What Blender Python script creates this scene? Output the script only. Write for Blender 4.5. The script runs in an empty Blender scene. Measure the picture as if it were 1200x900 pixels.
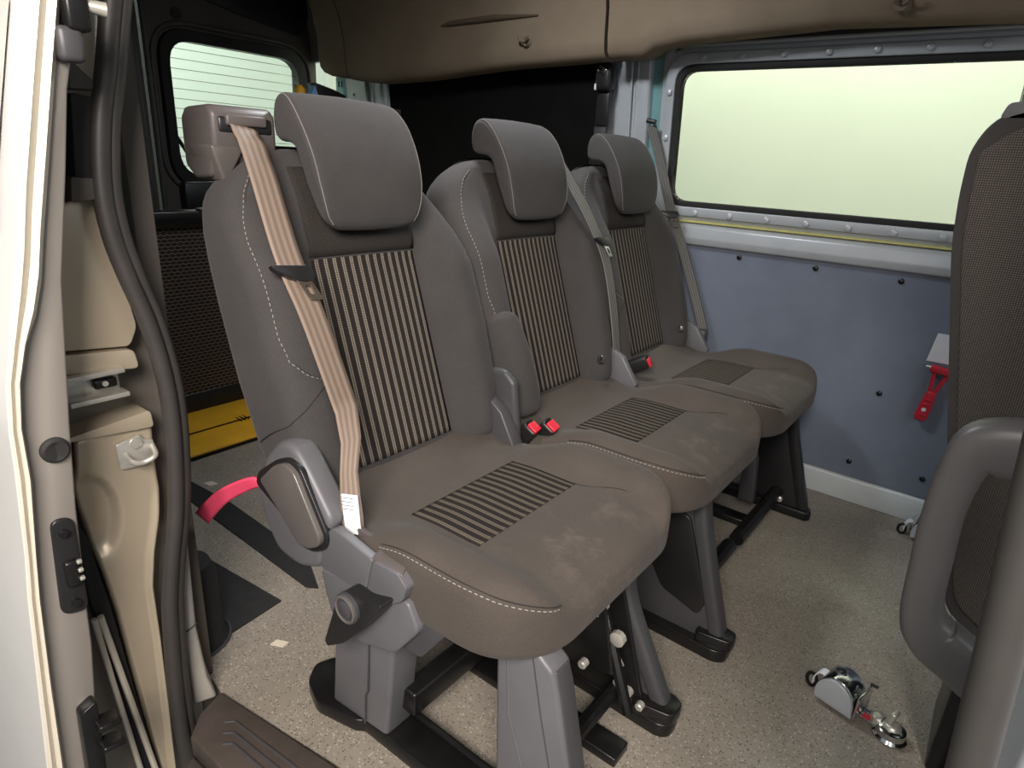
import bpy, bmesh, math, random
from mathutils import Vector, Matrix
from math import sin, cos, pi, sqrt, radians, atan2

random.seed(7)
SC = bpy.context.scene
COL = SC.collection

# ------------------------------------------------------------------ camera
cam_data = bpy.data.cameras.new('camera')
cam = bpy.data.objects.new('camera', cam_data)
COL.objects.link(cam)
yaw, pitch, roll, FPX, CAMH = radians(36.95), radians(19.455), radians(-3.35), 742.0, 1.003
fw = Vector((-sin(yaw) * cos(pitch), cos(yaw) * cos(pitch), -sin(pitch)))
rt0 = Vector((cos(yaw), sin(yaw), 0))
dn0 = fw.cross(rt0)
rt = cos(roll) * rt0 + sin(roll) * dn0
dn = -sin(roll) * rt0 + cos(roll) * dn0
M = Matrix((rt, -dn, -fw)).transposed().to_4x4()
M.translation = Vector((0, 0, CAMH))
cam.matrix_world = M
cam_data.sensor_width = 36.0
cam_data.lens = FPX / 1200 * 36.0
cam_data.clip_start = 0.02
SC.camera = cam

# ------------------------------------------------------------------ world, lights, exposure
SC.view_settings.view_transform = 'Standard'
SC.view_settings.look = 'None'
SC.view_settings.exposure = 0.5
SC.view_settings.gamma = 1.0
SC.view_settings.use_curve_mapping = False
world = bpy.data.worlds.new('garage_light')
SC.world = world
world.use_nodes = True
wb = world.node_tree.nodes['Background']
wb.inputs['Color'].default_value = (0.80, 0.86, 0.92, 1)
wb.inputs['Strength'].default_value = 0.26


def area(name, loc, target, sx, sy, power, color):
    d = bpy.data.lights.new(name, 'AREA')
    d.shape = 'RECTANGLE'
    d.size, d.size_y = sx, sy
    d.energy = power
    d.color = color
    o = bpy.data.objects.new(name, d)
    COL.objects.link(o)
    o.location = loc
    o.rotation_euler = (Vector(target) - Vector(loc)).to_track_quat('-Z', 'Y').to_euler()
    return o


area('garage_lamp_doorway', (0.40, -0.80, 1.75), (-0.80, 0.9, 0.5), 1.0, 0.7, 66, (1.0, 0.92, 0.85))
area('dome_lamp_light', (-1.12, 1.25, 1.70), (-1.0, 1.35, 0.0), 0.30, 0.12, 7.5, (0.92, 0.96, 1.0))
area('garage_lamp_front', (1.9, 0.9, 1.9), (-0.4, 1.9, 0.5), 1.2, 1.0, 6, (0.86, 0.93, 1.0))
area('garage_lamp_far_side', (-0.6, 2.75, 2.6), (-0.4, 3.6, 0.5), 3.4, 0.5, 48, (0.97, 1.0, 0.88))
area('garage_lamp_rear', (-3.9, 1.4, 2.6), (-4.6, 1.5, 1.2), 2.4, 0.4, 35, (0.93, 1.0, 0.95))

# ------------------------------------------------------------------ materials
def lin(c):
    c /= 255.0
    return c / 12.92 if c <= 0.04045 else ((c + 0.055) / 1.055) ** 2.4


def rgb(r, g, b):
    return (lin(r), lin(g), lin(b), 1)


class NT:
    def __init__(s, name, rough=0.5, metal=0.0, spec=0.5):
        s.m = bpy.data.materials.new(name)
        s.m.use_nodes = True
        s.n = s.m.node_tree.nodes
        s.l = s.m.node_tree.links
        s.b = s.n['Principled BSDF']
        s.b.inputs['Roughness'].default_value = rough
        s.b.inputs['Metallic'].default_value = metal
        s.b.inputs['Specular IOR Level'].default_value = spec
        s.tc = s.n.new('ShaderNodeTexCoord')

    def node(s, t, **kw):
        n = s.n.new(t)
        for k, v in kw.items():
            setattr(n, k, v)
        return n

    def math(s, op, a, b=None, c=None):
        n = s.node('ShaderNodeMath', operation=op)
        for i, v in enumerate((a, b, c)):
            if v is None:
                continue
            if isinstance(v, (int, float)):
                n.inputs[i].default_value = v
            else:
                s.l.new(v, n.inputs[i])
        return n.outputs[0]

    def noise(s, scale, detail=4, rough=0.6, vec=None):
        n = s.node('ShaderNodeTexNoise')
        n.inputs['Scale'].default_value = scale
        n.inputs['Detail'].default_value = detail
        n.inputs['Roughness'].default_value = rough
        s.l.new(vec or s.tc.outputs['Object'], n.inputs['Vector'])
        return n.outputs['Fac']

    def ramp(s, fac, stops):
        n = s.node('ShaderNodeValToRGB')
        e = n.color_ramp.elements
        while len(e) < len(stops):
            e.new(0.5)
        for i, (p, c) in enumerate(stops):
            e[i].position = p
            e[i].color = c
        s.l.new(fac, n.inputs[0])
        return n.outputs[0]

    def mix(s, fac, a, b):
        n = s.node('ShaderNodeMix', data_type='RGBA')
        if isinstance(fac, (int, float)):
            n.inputs[0].default_value = fac
        else:
            s.l.new(fac, n.inputs[0])
        for i, v in ((6, a), (7, b)):
            if isinstance(v, tuple):
                n.inputs[i].default_value = v
            else:
                s.l.new(v, n.inputs[i])
        return n.outputs[2]

    def color(s, c):
        if isinstance(c, tuple):
            s.b.inputs['Base Color'].default_value = c
        else:
            s.l.new(c, s.b.inputs['Base Color'])
        return s

    def bump(s, h, strength=0.2, dist=0.001):
        n = s.node('ShaderNodeBump')
        n.inputs['Strength'].default_value = strength
        n.inputs['Distance'].default_value = dist
        s.l.new(h, n.inputs['Height'])
        s.l.new(n.outputs[0], s.b.inputs['Normal'])
        return s

    def xyz(s, out='Object'):
        n = s.node('ShaderNodeSeparateXYZ')
        s.l.new(s.tc.outputs[out], n.inputs[0])
        return n.outputs


MT = {}


def plain(name, col, rough=0.5, metal=0.0, var=0.12, scale=14, bump=0.0, bscale=400, spec=0.5):
    t = NT(name, rough, metal, spec)
    d = tuple(x * (1 - var) for x in col[:3]) + (1,)
    u = tuple(min(1, x * (1 + var)) for x in col[:3]) + (1,)
    t.color(t.ramp(t.noise(scale), [(0.3, d), (0.7, u)]))
    if bump:
        t.bump(t.noise(bscale, 2), bump, 0.0006)
    MT[name] = t.m
    return t


plain('grey_plastic', rgb(96, 95, 98), 0.42, var=0.06, bump=0.15, bscale=900)
plain('grey_plastic_dark', rgb(66, 65, 67), 0.45, var=0.08, bump=0.15, bscale=900)
plain('guide_plastic', rgb(88, 82, 80), 0.45, var=0.06, bump=0.12, bscale=900)
plain('satin_insert', rgb(92, 87, 84), 0.28, var=0.05)
plain('black_plastic', rgb(32, 31, 32), 0.38, var=0.15)
plain('black_metal', rgb(26, 25, 25), 0.3, 0.2, var=0.25)
plain('black_rubber', rgb(34, 33, 33), 0.75, var=0.2, scale=30)
plain('black_cloth', rgb(19, 19, 18), 0.95, var=0.2, spec=0.1)
plain('seal_dark', rgb(50, 48, 46), 0.5, var=0.1, scale=20)
plain('step_rubber', rgb(70, 62, 56), 0.7, var=0.15, scale=30)
plain('handle_plastic', rgb(84, 82, 82), 0.42, var=0.06)
plain('seal_rubber', rgb(56, 53, 51), 0.5, var=0.1, scale=20)
plain('chrome', rgb(205, 206, 205), 0.14, 1.0, var=0.05)
plain('zinc', rgb(206, 202, 192), 0.34, 0.6, var=0.08, scale=60)
plain('silver_paint', rgb(186, 190, 194), 0.34, 0.15, var=0.05)
plain('teal_paint', rgb(132, 176, 176), 0.35, 0.2, var=0.05)
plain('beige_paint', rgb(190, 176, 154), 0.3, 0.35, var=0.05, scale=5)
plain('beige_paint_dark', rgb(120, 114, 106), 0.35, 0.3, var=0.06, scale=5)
plain('door_skin_paint', rgb(228, 226, 222), 0.22, 0.15, var=0.02)
plain('door_edge_paint', rgb(150, 143, 136), 0.32, 0.3, var=0.05, scale=6)
plain('cream_paint', rgb(214, 206, 190), 0.3, 0.15, var=0.03)
plain('dark_trim', rgb(78, 72, 66), 0.6, var=0.12, scale=6)
plain('pale_trim', rgb(168, 163, 154), 0.5, var=0.05)
plain('white_label', rgb(226, 228, 232), 0.6, var=0.03)
plain('cream_label', rgb(214, 202, 182), 0.6, var=0.05)
plain('primer_yellow', rgb(196, 190, 120), 0.5, var=0.1)
plain('yellow_paint', rgb(214, 160, 36), 0.5, var=0.12, scale=9)
plain('red_plastic', rgb(200, 42, 60), 0.35, var=0.08)
plain('pink_plastic', rgb(250, 84, 118), 0.4, var=0.06)
plain('blue_film', rgb(120, 165, 205), 0.4, var=0.1)
plain('skirting_paint', rgb(206, 212, 212), 0.35, 0.1, var=0.03)
plain('recess_shade', rgb(88, 74, 60), 0.8, var=0.05)  # lining brown darkened for the shade inside the grip slot
plain('thread', rgb(148, 142, 136), 0.8, var=0.1)
plain('seam_light', rgb(118, 112, 108), 0.9, var=0.08)
plain('seam_thread', rgb(40, 37, 35), 0.9, var=0.1)
plain('garage_wall_paint', rgb(226, 229, 212), 0.8, var=0.03, scale=1.5)
plain('garage_door_paint', rgb(226, 236, 226), 0.7, var=0.02, scale=1.5)
plain('garage_floor_paint', rgb(120, 120, 118), 0.7, var=0.1, scale=3)
plain('hook_plastic', rgb(112, 100, 86), 0.6, var=0.08)


def build_fabric():
    # plain seat cloth, warm grey with a fine weave, dust and worn streaks
    t = NT('seat_cloth', 0.92, spec=0.18)
    base = t.ramp(t.noise(9, 6, 0.65), [(0.25, rgb(58, 56, 56)), (0.75, rgb(71, 68, 67))])
    fine = t.ramp(t.noise(900, 2, 0.5), [(0.3, rgb(47, 45, 45)), (0.7, rgb(82, 79, 77))])
    t.color(t.mix(0.4, base, fine))
    t.b.inputs['Sheen Weight'].default_value = 0.06
    t.b.inputs['Sheen Roughness'].default_value = 0.5
    t.bump(t.noise(1100, 2), 0.35, 0.0007)
    MT['seat_cloth'] = t.m
    # cushion cloth with pale dusty wear near the front edge
    t = NT('worn_cloth', 0.92, spec=0.18)
    base = t.ramp(t.noise(9, 6, 0.65), [(0.25, rgb(68, 62, 57)), (0.75, rgb(83, 76, 70))])
    fine = t.ramp(t.noise(900, 2, 0.5), [(0.3, rgb(56, 51, 47)), (0.7, rgb(94, 86, 80))])
    c = t.mix(0.4, base, fine)
    x, y, z = t.xyz()
    zone = t.math('MULTIPLY', t.math('SMOOTH_MIN', 1.0, t.math('MAXIMUM', t.math('MULTIPLY', t.math('SUBTRACT', x, 0.36), 9.0), 0.0), 0.1),
                  t.math('MAXIMUM', t.math('SUBTRACT', 1.0, t.math('MULTIPLY', t.math('ABSOLUTE', y), 4.6)), 0.0))
    st = t.ramp(t.noise(15, 7, 0.7), [(0.52, (0, 0, 0, 1)), (0.68, (1, 1, 1, 1))])
    n = t.node('ShaderNodeSeparateColor')
    t.l.new(st, n.inputs[0])
    f = t.math('MULTIPLY', t.math('MULTIPLY', n.outputs[0], zone), 0.24)
    t.color(t.mix(f, c, rgb(140, 127, 114)))
    t.b.inputs['Sheen Weight'].default_value = 0.06
    t.bump(t.noise(1100, 2), 0.35, 0.0007)
    MT['worn_cloth'] = t.m
    # darker knit cloth behind the head and in the lower centre
    t = NT('dark_cloth', 0.95, spec=0.12)
    base = t.ramp(t.noise(700, 2, 0.5), [(0.3, rgb(40, 37, 35)), (0.7, rgb(58, 54, 51))])
    t.color(base)
    t.bump(t.noise(1100, 2), 0.35, 0.0007)
    MT['dark_cloth'] = t.m

    # striped insert: pairs of dotted pale threads on near-black cloth
    def stripes(name, across, along, pitch, light):
        t = NT(name, 0.95, spec=0.12)
        o = t.xyz()
        a, b = o[across], o[along]
        ph = t.math('FRACT', t.math('ADD', t.math('DIVIDE', a, pitch), 100.5))
        d = t.math('ABSOLUTE', t.math('SUBTRACT', ph, 0.5))         # 0 at stripe centre
        d2 = t.math('ABSOLUTE', t.math('SUBTRACT', d, 0.115))       # twin threads
        line = t.math('LESS_THAN', d2, 0.085)
        dot = t.math('SINE', t.math('MULTIPLY', b, 2 * pi / 0.0042))
        dot = t.math('MULTIPLY_ADD', dot, 0.22, 0.72)
        f = t.math('MULTIPLY', line, dot)
        dark = t.ramp(t.noise(800, 2, 0.5), [(0.3, rgb(32, 29, 28)), (0.7, rgb(48, 44, 41))])
        t.color(t.mix(f, dark, rgb(*light)))
        t.bump(f, 0.4, 0.001)
        MT[name] = t.m
    stripes('stripe_back', 1, 2, 0.0182, (136, 127, 117))
    stripes('stripe_cushion', 1, 0, 0.0182, (112, 103, 91))

    # coarse woven cloth on the front seat
    t = NT('woven_cloth', 0.95, spec=0.12)
    o = t.xyz()
    sx = t.math('SINE', t.math('MULTIPLY', o[0], 2 * pi / 0.0027))
    sz = t.math('SINE', t.math('MULTIPLY', o[2], 2 * pi / 0.0029))
    f = t.math('MULTIPLY', t.math('MULTIPLY_ADD', sx, 0.5, 0.5), t.math('MULTIPLY_ADD', sz, 0.5, 0.5))
    f = t.math('MULTIPLY', f, t.math('ADD', t.noise(160, 3), 0.45))
    c = t.mix(f, rgb(62, 58, 55), rgb(126, 118, 111))
    t.color(c)
    t.bump(f, 0.5, 0.001)
    MT['woven_cloth'] = t.m

    # safety belt webbing: long ribs (UV x runs across the belt)
    def webbing(name, dark, light):
        t = NT(name, 0.6, spec=0.3)
        n = t.node('ShaderNodeSeparateXYZ')
        t.l.new(t.tc.outputs['UV'], n.inputs[0])
        u = n.outputs[0]
        s = t.math('SINE', t.math('MULTIPLY', u, 2 * pi * 4.0))
        s = t.math('MULTIPLY_ADD', s, 0.5, 0.5)
        t.color(t.mix(s, dark, light))
        t.bump(s, 0.25, 0.001)
        MT[name] = t.m
    webbing('belt_tan', rgb(112, 97, 86), rgb(138, 121, 108))
    webbing('belt_grey', rgb(84, 82, 80), rgb(114, 112, 108))

    # speckled vinyl floor
    t = NT('speckled_vinyl', 0.5, spec=0.4)
    base = t.ramp(t.noise(5, 5), [(0.3, rgb(134, 126, 115)), (0.7, rgb(148, 140, 128))])
    v = t.node('ShaderNodeTexVoronoi')
    v.inputs['Scale'].default_value = 260
    t.l.new(t.tc.outputs['Object'], v.inputs['Vector'])
    n = t.node('ShaderNodeSeparateColor')
    t.l.new(v.outputs['Color'], n.inputs[0])
    near = t.math('LESS_THAN', v.outputs['Distance'], 0.42)
    dk = t.math('MULTIPLY', t.math('LESS_THAN', n.outputs[0], 0.22), near)
    lt = t.math('MULTIPLY', t.math('GREATER_THAN', n.outputs[0], 0.86), near)
    c = t.mix(dk, base, rgb(94, 88, 81))
    c = t.mix(lt, c, rgb(180, 172, 160))
    t.color(c)
    t.bump(t.noise(220, 3), 0.12, 0.001)
    MT['speckled_vinyl'] = t.m

    # scuffed blue grey side panel
    t = NT('panel_board', 0.42, spec=0.4)
    c = t.ramp(t.noise(4, 7, 0.65), [(0.3, rgb(110, 118, 132)), (0.7, rgb(126, 134, 149))])
    sc = t.ramp(t.noise(26, 8, 0.75), [(0.66, (0, 0, 0, 1)), (0.76, (1, 1, 1, 1))])
    n = t.node('ShaderNodeSeparateColor')
    t.l.new(sc, n.inputs[0])
    t.color(t.mix(t.math('MULTIPLY', n.outputs[0], 0.25), c, rgb(150, 155, 166)))
    MT['panel_board'] = t.m

    # stained beige roof lining
    t = NT('roof_lining', 0.9, spec=0.15)
    c = t.ramp(t.noise(3.2, 5, 0.6), [(0.25, rgb(122, 106, 88)), (0.75, rgb(146, 130, 111))])
    t.color(c)
    t.bump(t.noise(300, 3), 0.2, 0.001)
    MT['roof_lining'] = t.m

    # honeycomb ramp surface: hex cells pale rim on black
    t = NT('honeycomb', 0.6, 0.1)
    o = t.xyz()
    u = t.math('MULTIPLY', o[1], 1 / 0.021)
    w = t.math('MULTIPLY', o[2], 1 / 0.0125)
    row = t.math('FLOOR', w)
    odd = t.math('MULTIPLY', t.math('FLOORED_MODULO', row, 2.0), 0.5)
    fu = t.math('ABSOLUTE', t.math('SUBTRACT', t.math('FRACT', t.math('ADD', u, odd)), 0.5))
    fv = t.math('ABSOLUTE', t.math('SUBTRACT', t.math('FRACT', w), 0.5))
    rim = t.math('GREATER_THAN', t.math('ADD', t.math('MULTIPLY', fu, 0.9), fv), 0.60)
    t.color(t.mix(rim, rgb(16, 14, 13), rgb(112, 92, 76)))
    t.bump(rim, 0.6, 0.002)
    MT['honeycomb'] = t.m

    # window glass
    g = NT('window_glass', 0.02)
    g.b.inputs['Base Color'].default_value = (0.93, 0.97, 0.92, 1)
    g.b.inputs['Transmission Weight'].default_value = 1.0
    g.b.inputs['IOR'].default_value = 1.05
    MT['window_glass'] = g.m
    g = NT('dark_glass', 0.05)
    g.color(rgb(190, 190, 190))
    g.b.inputs['Metallic'].default_value = 0.6
    MT['dark_glass'] = g.m


build_fabric()

# ------------------------------------------------------------------ mesh helpers
def link(name, bm, mat, parent=None, smooth=True, bevel=0.0, seg=2, subsurf=0, auto=35):
    me = bpy.data.meshes.new(name)
    bmesh.ops.recalc_face_normals(bm, faces=bm.faces)
    bm.to_mesh(me)
    bm.free()
    o = bpy.data.objects.new(name, me)
    COL.objects.link(o)
    me.materials.append(MT[mat])
    if smooth:
        for p in me.polygons:
            p.use_smooth = True
        if auto and not subsurf:
            me.set_sharp_from_angle(angle=radians(auto))
    if bevel:
        b = o.modifiers.new('bevel', 'BEVEL')
        b.width = bevel
        b.segments = seg
        b.limit_method = 'ANGLE'
        b.angle_limit = radians(28)
        b.harden_normals = False
        if smooth and auto:
            me.set_sharp_from_angle(angle=radians(180))
    if subsurf:
        s = o.modifiers.new('subsurf', 'SUBSURF')
        s.levels = s.render_levels = subsurf
    if parent is not None:
        o.parent = parent
    return o


def empty(name, loc, rot=(0, 0, 0)):
    o = bpy.data.objects.new(name, None)
    COL.objects.link(o)
    o.location = loc
    o.rotation_euler = rot
    o.empty_display_size = 0.05
    return o


def tag(o, label, cat, group=None):
    o['label'] = label
    o['category'] = cat
    if group:
        o['group'] = group
    return o


def struct(o):
    o['kind'] = 'structure'
    return o


def loft(rings, closed=True, cap0=True, cap1=True, bm=None):
    bm = bm or bmesh.new()
    vs = [[bm.verts.new(p) for p in r] for r in rings]
    n = len(rings[0])
    for a, b in zip(vs[:-1], vs[1:]):
        for i in range(n if closed else n - 1):
            j = (i + 1) % n
            bm.faces.new((a[i], a[j], b[j], b[i]))
    if cap0:
        bm.faces.new(list(reversed(vs[0])))
    if cap1:
        bm.faces.new(vs[-1])
    return bm


def box(bm, c, s, rot=None):
    r = bmesh.ops.create_cube(bm, size=1.0)
    m = Matrix.Diagonal((s[0], s[1], s[2], 1))
    if rot is not None:
        m = rot.to_4x4() @ m
    m = Matrix.Translation(c) @ m
    bmesh.ops.transform(bm, matrix=m, verts=r['verts'])
    return bm


def bx(c, s, rot=None):
    return box(bmesh.new(), c, s, rot)


def prism(pts, axis, d0, d1, bm=None):
    """extrude a 2D outline; axis 'y': pts are (x,z); axis 'x': (y,z); axis 'z': (x,y)"""
    bm = bm or bmesh.new()

    def p3(p, d):
        return {'y': (p[0], d, p[1]), 'x': (d, p[0], p[1]), 'z': (p[0], p[1], d)}[axis]
    return loft([[p3(p, d0) for p in pts], [p3(p, d1) for p in pts]], bm=bm)


def round_poly(pts, r, n=5):
    out = []
    m = len(pts)
    for i in range(m):
        p0, p1, p2 = Vector(pts[i - 1]), Vector(pts[i]), Vector(pts[(i + 1) % m])
        rr = r[i] if isinstance(r, (list, tuple)) else r
        a, b = (p0 - p1), (p2 - p1)
        rr = min(rr, a.length * .48, b.length * .48)
        if rr <= 0:
            out.append(tuple(p1))
            continue
        s, e = p1 + a.normalized() * rr, p1 + b.normalized() * rr
        for k in range(n + 1):
            t = k / n
            out.append(tuple((1 - t) ** 2 * s + 2 * t * (1 - t) * p1 + t * t * e))
    return out


def catmull(pts, n=8):
    P = [Vector(p) for p in pts]
    P = [2 * P[0] - P[1]] + P + [2 * P[-1] - P[-2]]
    out = []
    for i in range(1, len(P) - 2):
        for k in range(n):
            t = k / n
            a, b, c, d = P[i - 1], P[i], P[i + 1], P[i + 2]
            out.append(0.5 * ((2 * b) + (c - a) * t + (2 * a - 5 * b + 4 * c - d) * t * t + (3 * b - a - 3 * c + d) * t ** 3))
    out.append(P[-2])
    return out


def tube(pts, r, n=8, bm=None, caps=True, up=None, ry=None):
    """sweep a circle (or ellipse r x ry with 'up' guiding ry) along points"""
    P = [Vector(p) for p in pts]
    rings = []
    prev = Vector(up) if up else None
    for i, p in enumerate(P):
        t = (P[min(i + 1, len(P) - 1)] - P[max(i - 1, 0)]).normalized()
        if prev is None:
            prev = Vector((0, 0, 1)) if abs(t.z) < .9 else Vector((1, 0, 0))
        u = (prev - t * prev.dot(t)).normalized()
        prev = u if not up else Vector(up)
        v = t.cross(u)
        rr = r[i] if isinstance(r, (list, tuple)) else r
        r2 = ry if ry else rr
        rings.append([p + v * (rr * cos(2 * pi * k / n)) + u * (r2 * sin(2 * pi * k / n)) for k in range(n)])
    return loft(rings, bm=bm, cap0=caps, cap1=caps)


def cyl(p0, p1, r, n=16, bm=None, r1=None):
    return tube([p0, p1], [r, r1 if r1 is not None else r], n, bm)


def dashes(path, r=0.0008, on=0.006, off=0.0035, n=4):
    """stitching: separate short thread segments following a dense path"""
    bm = bmesh.new()
    P = [Vector(p) for p in path]
    L = [0.0]
    for a, b in zip(P[:-1], P[1:]):
        L.append(L[-1] + (b - a).length)

    def at(s):
        s = min(max(s, 0), L[-1])
        for i in range(len(L) - 1):
            if L[i + 1] >= s:
                return P[i].lerp(P[i + 1], (s - L[i]) / max(1e-9, L[i + 1] - L[i]))
        return P[-1]
    s = 0
    while s < L[-1]:
        tube([at(s), at(s + on)], r, n, bm)
        s += on + off
    return bm


def ribbon(name, pts, widths, wdirs, mat, parent, thick=0.0014):
    """belt: strip with UV across; pts centre line, wdirs width direction per point"""
    me = bpy.data.meshes.new(name)
    P = [Vector(p) for p in pts]
    nw = 6
    verts, faces, uvs = [], [], []
    for p, w, d in zip(P, widths, wdirs):
        d = Vector(d).normalized()
        for k in range(nw + 1):
            verts.append(p + d * w * (k / nw - .5))
    for i in range(len(P) - 1):
        for k in range(nw):
            a = i * (nw + 1) + k
            faces.append((a, a + 1, a + nw + 2, a + nw + 1))
            uvs += [(k / nw, i), ((k + 1) / nw, i), ((k + 1) / nw, i + 1), (k / nw, i + 1)]
    me.from_pydata(verts, [], faces)
    uv = me.uv_layers.new(name='UVMap')
    for i, c in enumerate(uvs):
        uv.data[i].uv = c
    o = bpy.data.objects.new(name, me)
    COL.objects.link(o)
    me.materials.append(MT[mat])
    for p in me.polygons:
        p.use_smooth = True
    s = o.modifiers.new('thickness', 'SOLIDIFY')
    s.thickness = thick
    s.offset = 0
    o.parent = parent
    return o


def lerp_table(tab, x):
    if x <= tab[0][0]:
        return tab[0][1]
    for (a, va), (b, vb) in zip(tab[:-1], tab[1:]):
        if x <= b:
            t = (x - a) / (b - a)
            return va + (vb - va) * t
    return tab[-1][1]


def smooth(a, b, x):
    t = min(max((x - a) / (b - a), 0), 1)
    return t * t * (3 - 2 * t)


# ------------------------------------------------------------------ van shell (far wall leans inwards by 1 in 10)
def wy(z):
    return 2.2 - 0.1 * z


FLOOR_X0, FLOOR_X1 = -2.95, 1.0
fl = link('floor', prism([(FLOOR_X0, 0.445), (-1.03, 0.445), (-0.985, 0.44), (-0.68, 0.49), (FLOOR_X1, 0.51), (FLOOR_X1, 2.2), (FLOOR_X0, 2.2)], 'z', -0.04, 0.0), 'speckled_vinyl', smooth=False)
struct(fl)


def wall_slab(pts, y_in, thick):
    """pts: (x,z) outline on the leaning far wall; y_in is how far the face stands proud"""
    return loft([[(x, wy(z) - y_in, z) for x, z in pts], [(x, wy(z) - y_in + thick, z) for x, z in pts]])


WIN = (-0.955, 0.62, 0.905, 1.297)    # glass x0,x1,z0,z1


def frame_ring(x0, x1, z0, z1, o, r, proud, thick, mat, name, parent=None, inner_r=0.05):
    inn = round_poly([(x0, z0), (x1, z0), (x1, z1), (x0, z1)], inner_r, 6)
    out = round_poly([(x0 - o, z0 - o), (x1 + o, z0 - o), (x1 + o, z1 + o), (x0 - o, z1 + o)], r, 6)

    def ring(pl, y):
        return [(x, wy(z) - y, z) for x, z in pl]
    bm = loft([ring(inn, proud - thick), ring(inn, proud), ring(out, proud), ring(out, proud - thick)], cap0=False, cap1=False)
    return link(name, bm, mat, parent, bevel=0.003)


wall = struct(link('wall_far', wall_slab([(-2.95, -0.05), (1.0, -0.05), (1.0, 0.80), (-2.95, 0.80)], 0.0, 0.03), 'silver_paint', smooth=False))
bm = wall_slab([(-2.95, 1.40), (1.0, 1.40), (1.0, 1.75), (-2.95, 1.75)], -0.04, 0.03)
wall_slab_top = link('wall_upper', bm, 'silver_paint', wall, smooth=False)
# pillar zone between dark rear side opening and glazed window
bm = bmesh.new()
for (xa, xb, pr) in ((-1.26, -1.115, 0.0), (-1.115, -1.06, 0.012), (-1.025, -0.99, -0.005)):
    pts = [(xa, 0.76), (xb, 0.76), (xb, 1.45), (xa, 1.45)]
    loft([[(x, wy(z) - pr, z) for x, z in pts], [(x, wy(z) - pr + 0.05, z) for x, z in pts]], bm=bm)
link('window_pillar', bm, 'silver_paint', wall, bevel=0.006)
pts = [(-1.06, 0.76), (-1.025, 0.76), (-1.025, 1.45), (-1.06, 1.45)]
link('pillar_recess', loft([[(x, wy(z) + 0.012, z) for x, z in pts], [(x, wy(z) + 0.05, z) for x, z in pts]]), 'teal_paint', wall, smooth=False)
bm = bmesh.new()
for x in (-1.128, -1.104, -1.066):
    tube([(x, wy(z) - 0.010, z) for z in (0.8, 1.1, 1.33)], 0.004, 8, bm)
link('pillar_rib', bm, 'silver_paint', wall)

# window_1: pressed metal surround, black gasket, pane
surround = frame_ring(WIN[0] - .018, WIN[1] + .018, WIN[2] - .018, WIN[3] + .018, 0.030, 0.075, 0.012, 0.05, 'silver_paint', 'window_1', None, 0.06)
struct(surround)
frame_ring(WIN[0], WIN[1], WIN[2], WIN[3], 0.020, 0.062, 0.004, 0.03, 'black_rubber', 'gasket', surround, 0.05)
gl = round_poly([(WIN[0], WIN[2]), (WIN[1], WIN[2]), (WIN[1], WIN[3]), (WIN[0], WIN[3])], 0.05, 6)
link('pane', loft([[(x, wy(z) + 0.012, z) for x, z in gl], [(x, wy(z) + 0.017, z) for x, z in gl]]), 'window_glass', surround, smooth=False)
# outer rebate round the window, and the dark reveal above it
reb = frame_ring(WIN[0] - .048, WIN[1] + .05, WIN[2] - .05, WIN[3] + .05, 0.020, 0.09, -0.008, 0.05, 'silver_paint', 'rebate', surround, 0.075)
pts = [(-1.02, 1.352), (0.9, 1.352), (0.9, 1.42), (-1.02, 1.42)]
link('header_rail', wall_slab(pts, -0.02, 0.03), 'dark_trim', wall, smooth=False)
link('header_strip', tube([(x, wy(1.366) - 0.006, 1.366) for x in (-0.99, 0.0, 0.9)], 0.006, 8), 'silver_paint', wall)
# pressed dimples with bolts round the window
dimple_me = None
for (x, z) in [(-0.885 + .12 * i, 1.331) for i in range(8)] + [(-0.86 + .118 * i, 0.870) for i in range(8)] + [(-0.988, 1.235), (-0.988, 1.10), (-0.988, 0.97)]:
    y = wy(z) - 0.013
    if dimple_me is None:
        bm = tube([(0, 0, 0), (0, -.004, 0), (0, -.006, 0)], [0.010, 0.0085, 0.004], 12)
        d = link('dimple', bm, 'silver_paint', surround)
        dimple_me = d.data
    else:
        d = bpy.data.objects.new('dimple', dimple_me)
        COL.objects.link(d)
        d.parent = surround
    d.location = (x, y, z)
# sill below window: sloped ledge, yellowish primer strip, waist rail
bm = wall_slab([(-0.95, 0.843), (0.9, 0.843), (0.9, 0.858), (-0.95, 0.858)], 0.0, 0.03)
link('sill_lip', bm, 'silver_paint', wall, smooth=False)
prof = [(2.125, 0.760), (2.096, 0.768), (2.088, 0.79), (2.094, 0.825), (2.118, 0.838), (2.16, 0.838), (2.16, 0.76)]
link('waist_rail', prism(prof, 'x', -1.0, 0.9), 'silver_paint', wall, bevel=0.004)
link('primer_strip', prism([(2.12, 0.838), (2.104, 0.8385), (2.104, 0.844), (2.12, 0.846)], 'x', -0.955, 0.9), 'primer_yellow', wall, smooth=False)

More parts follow.
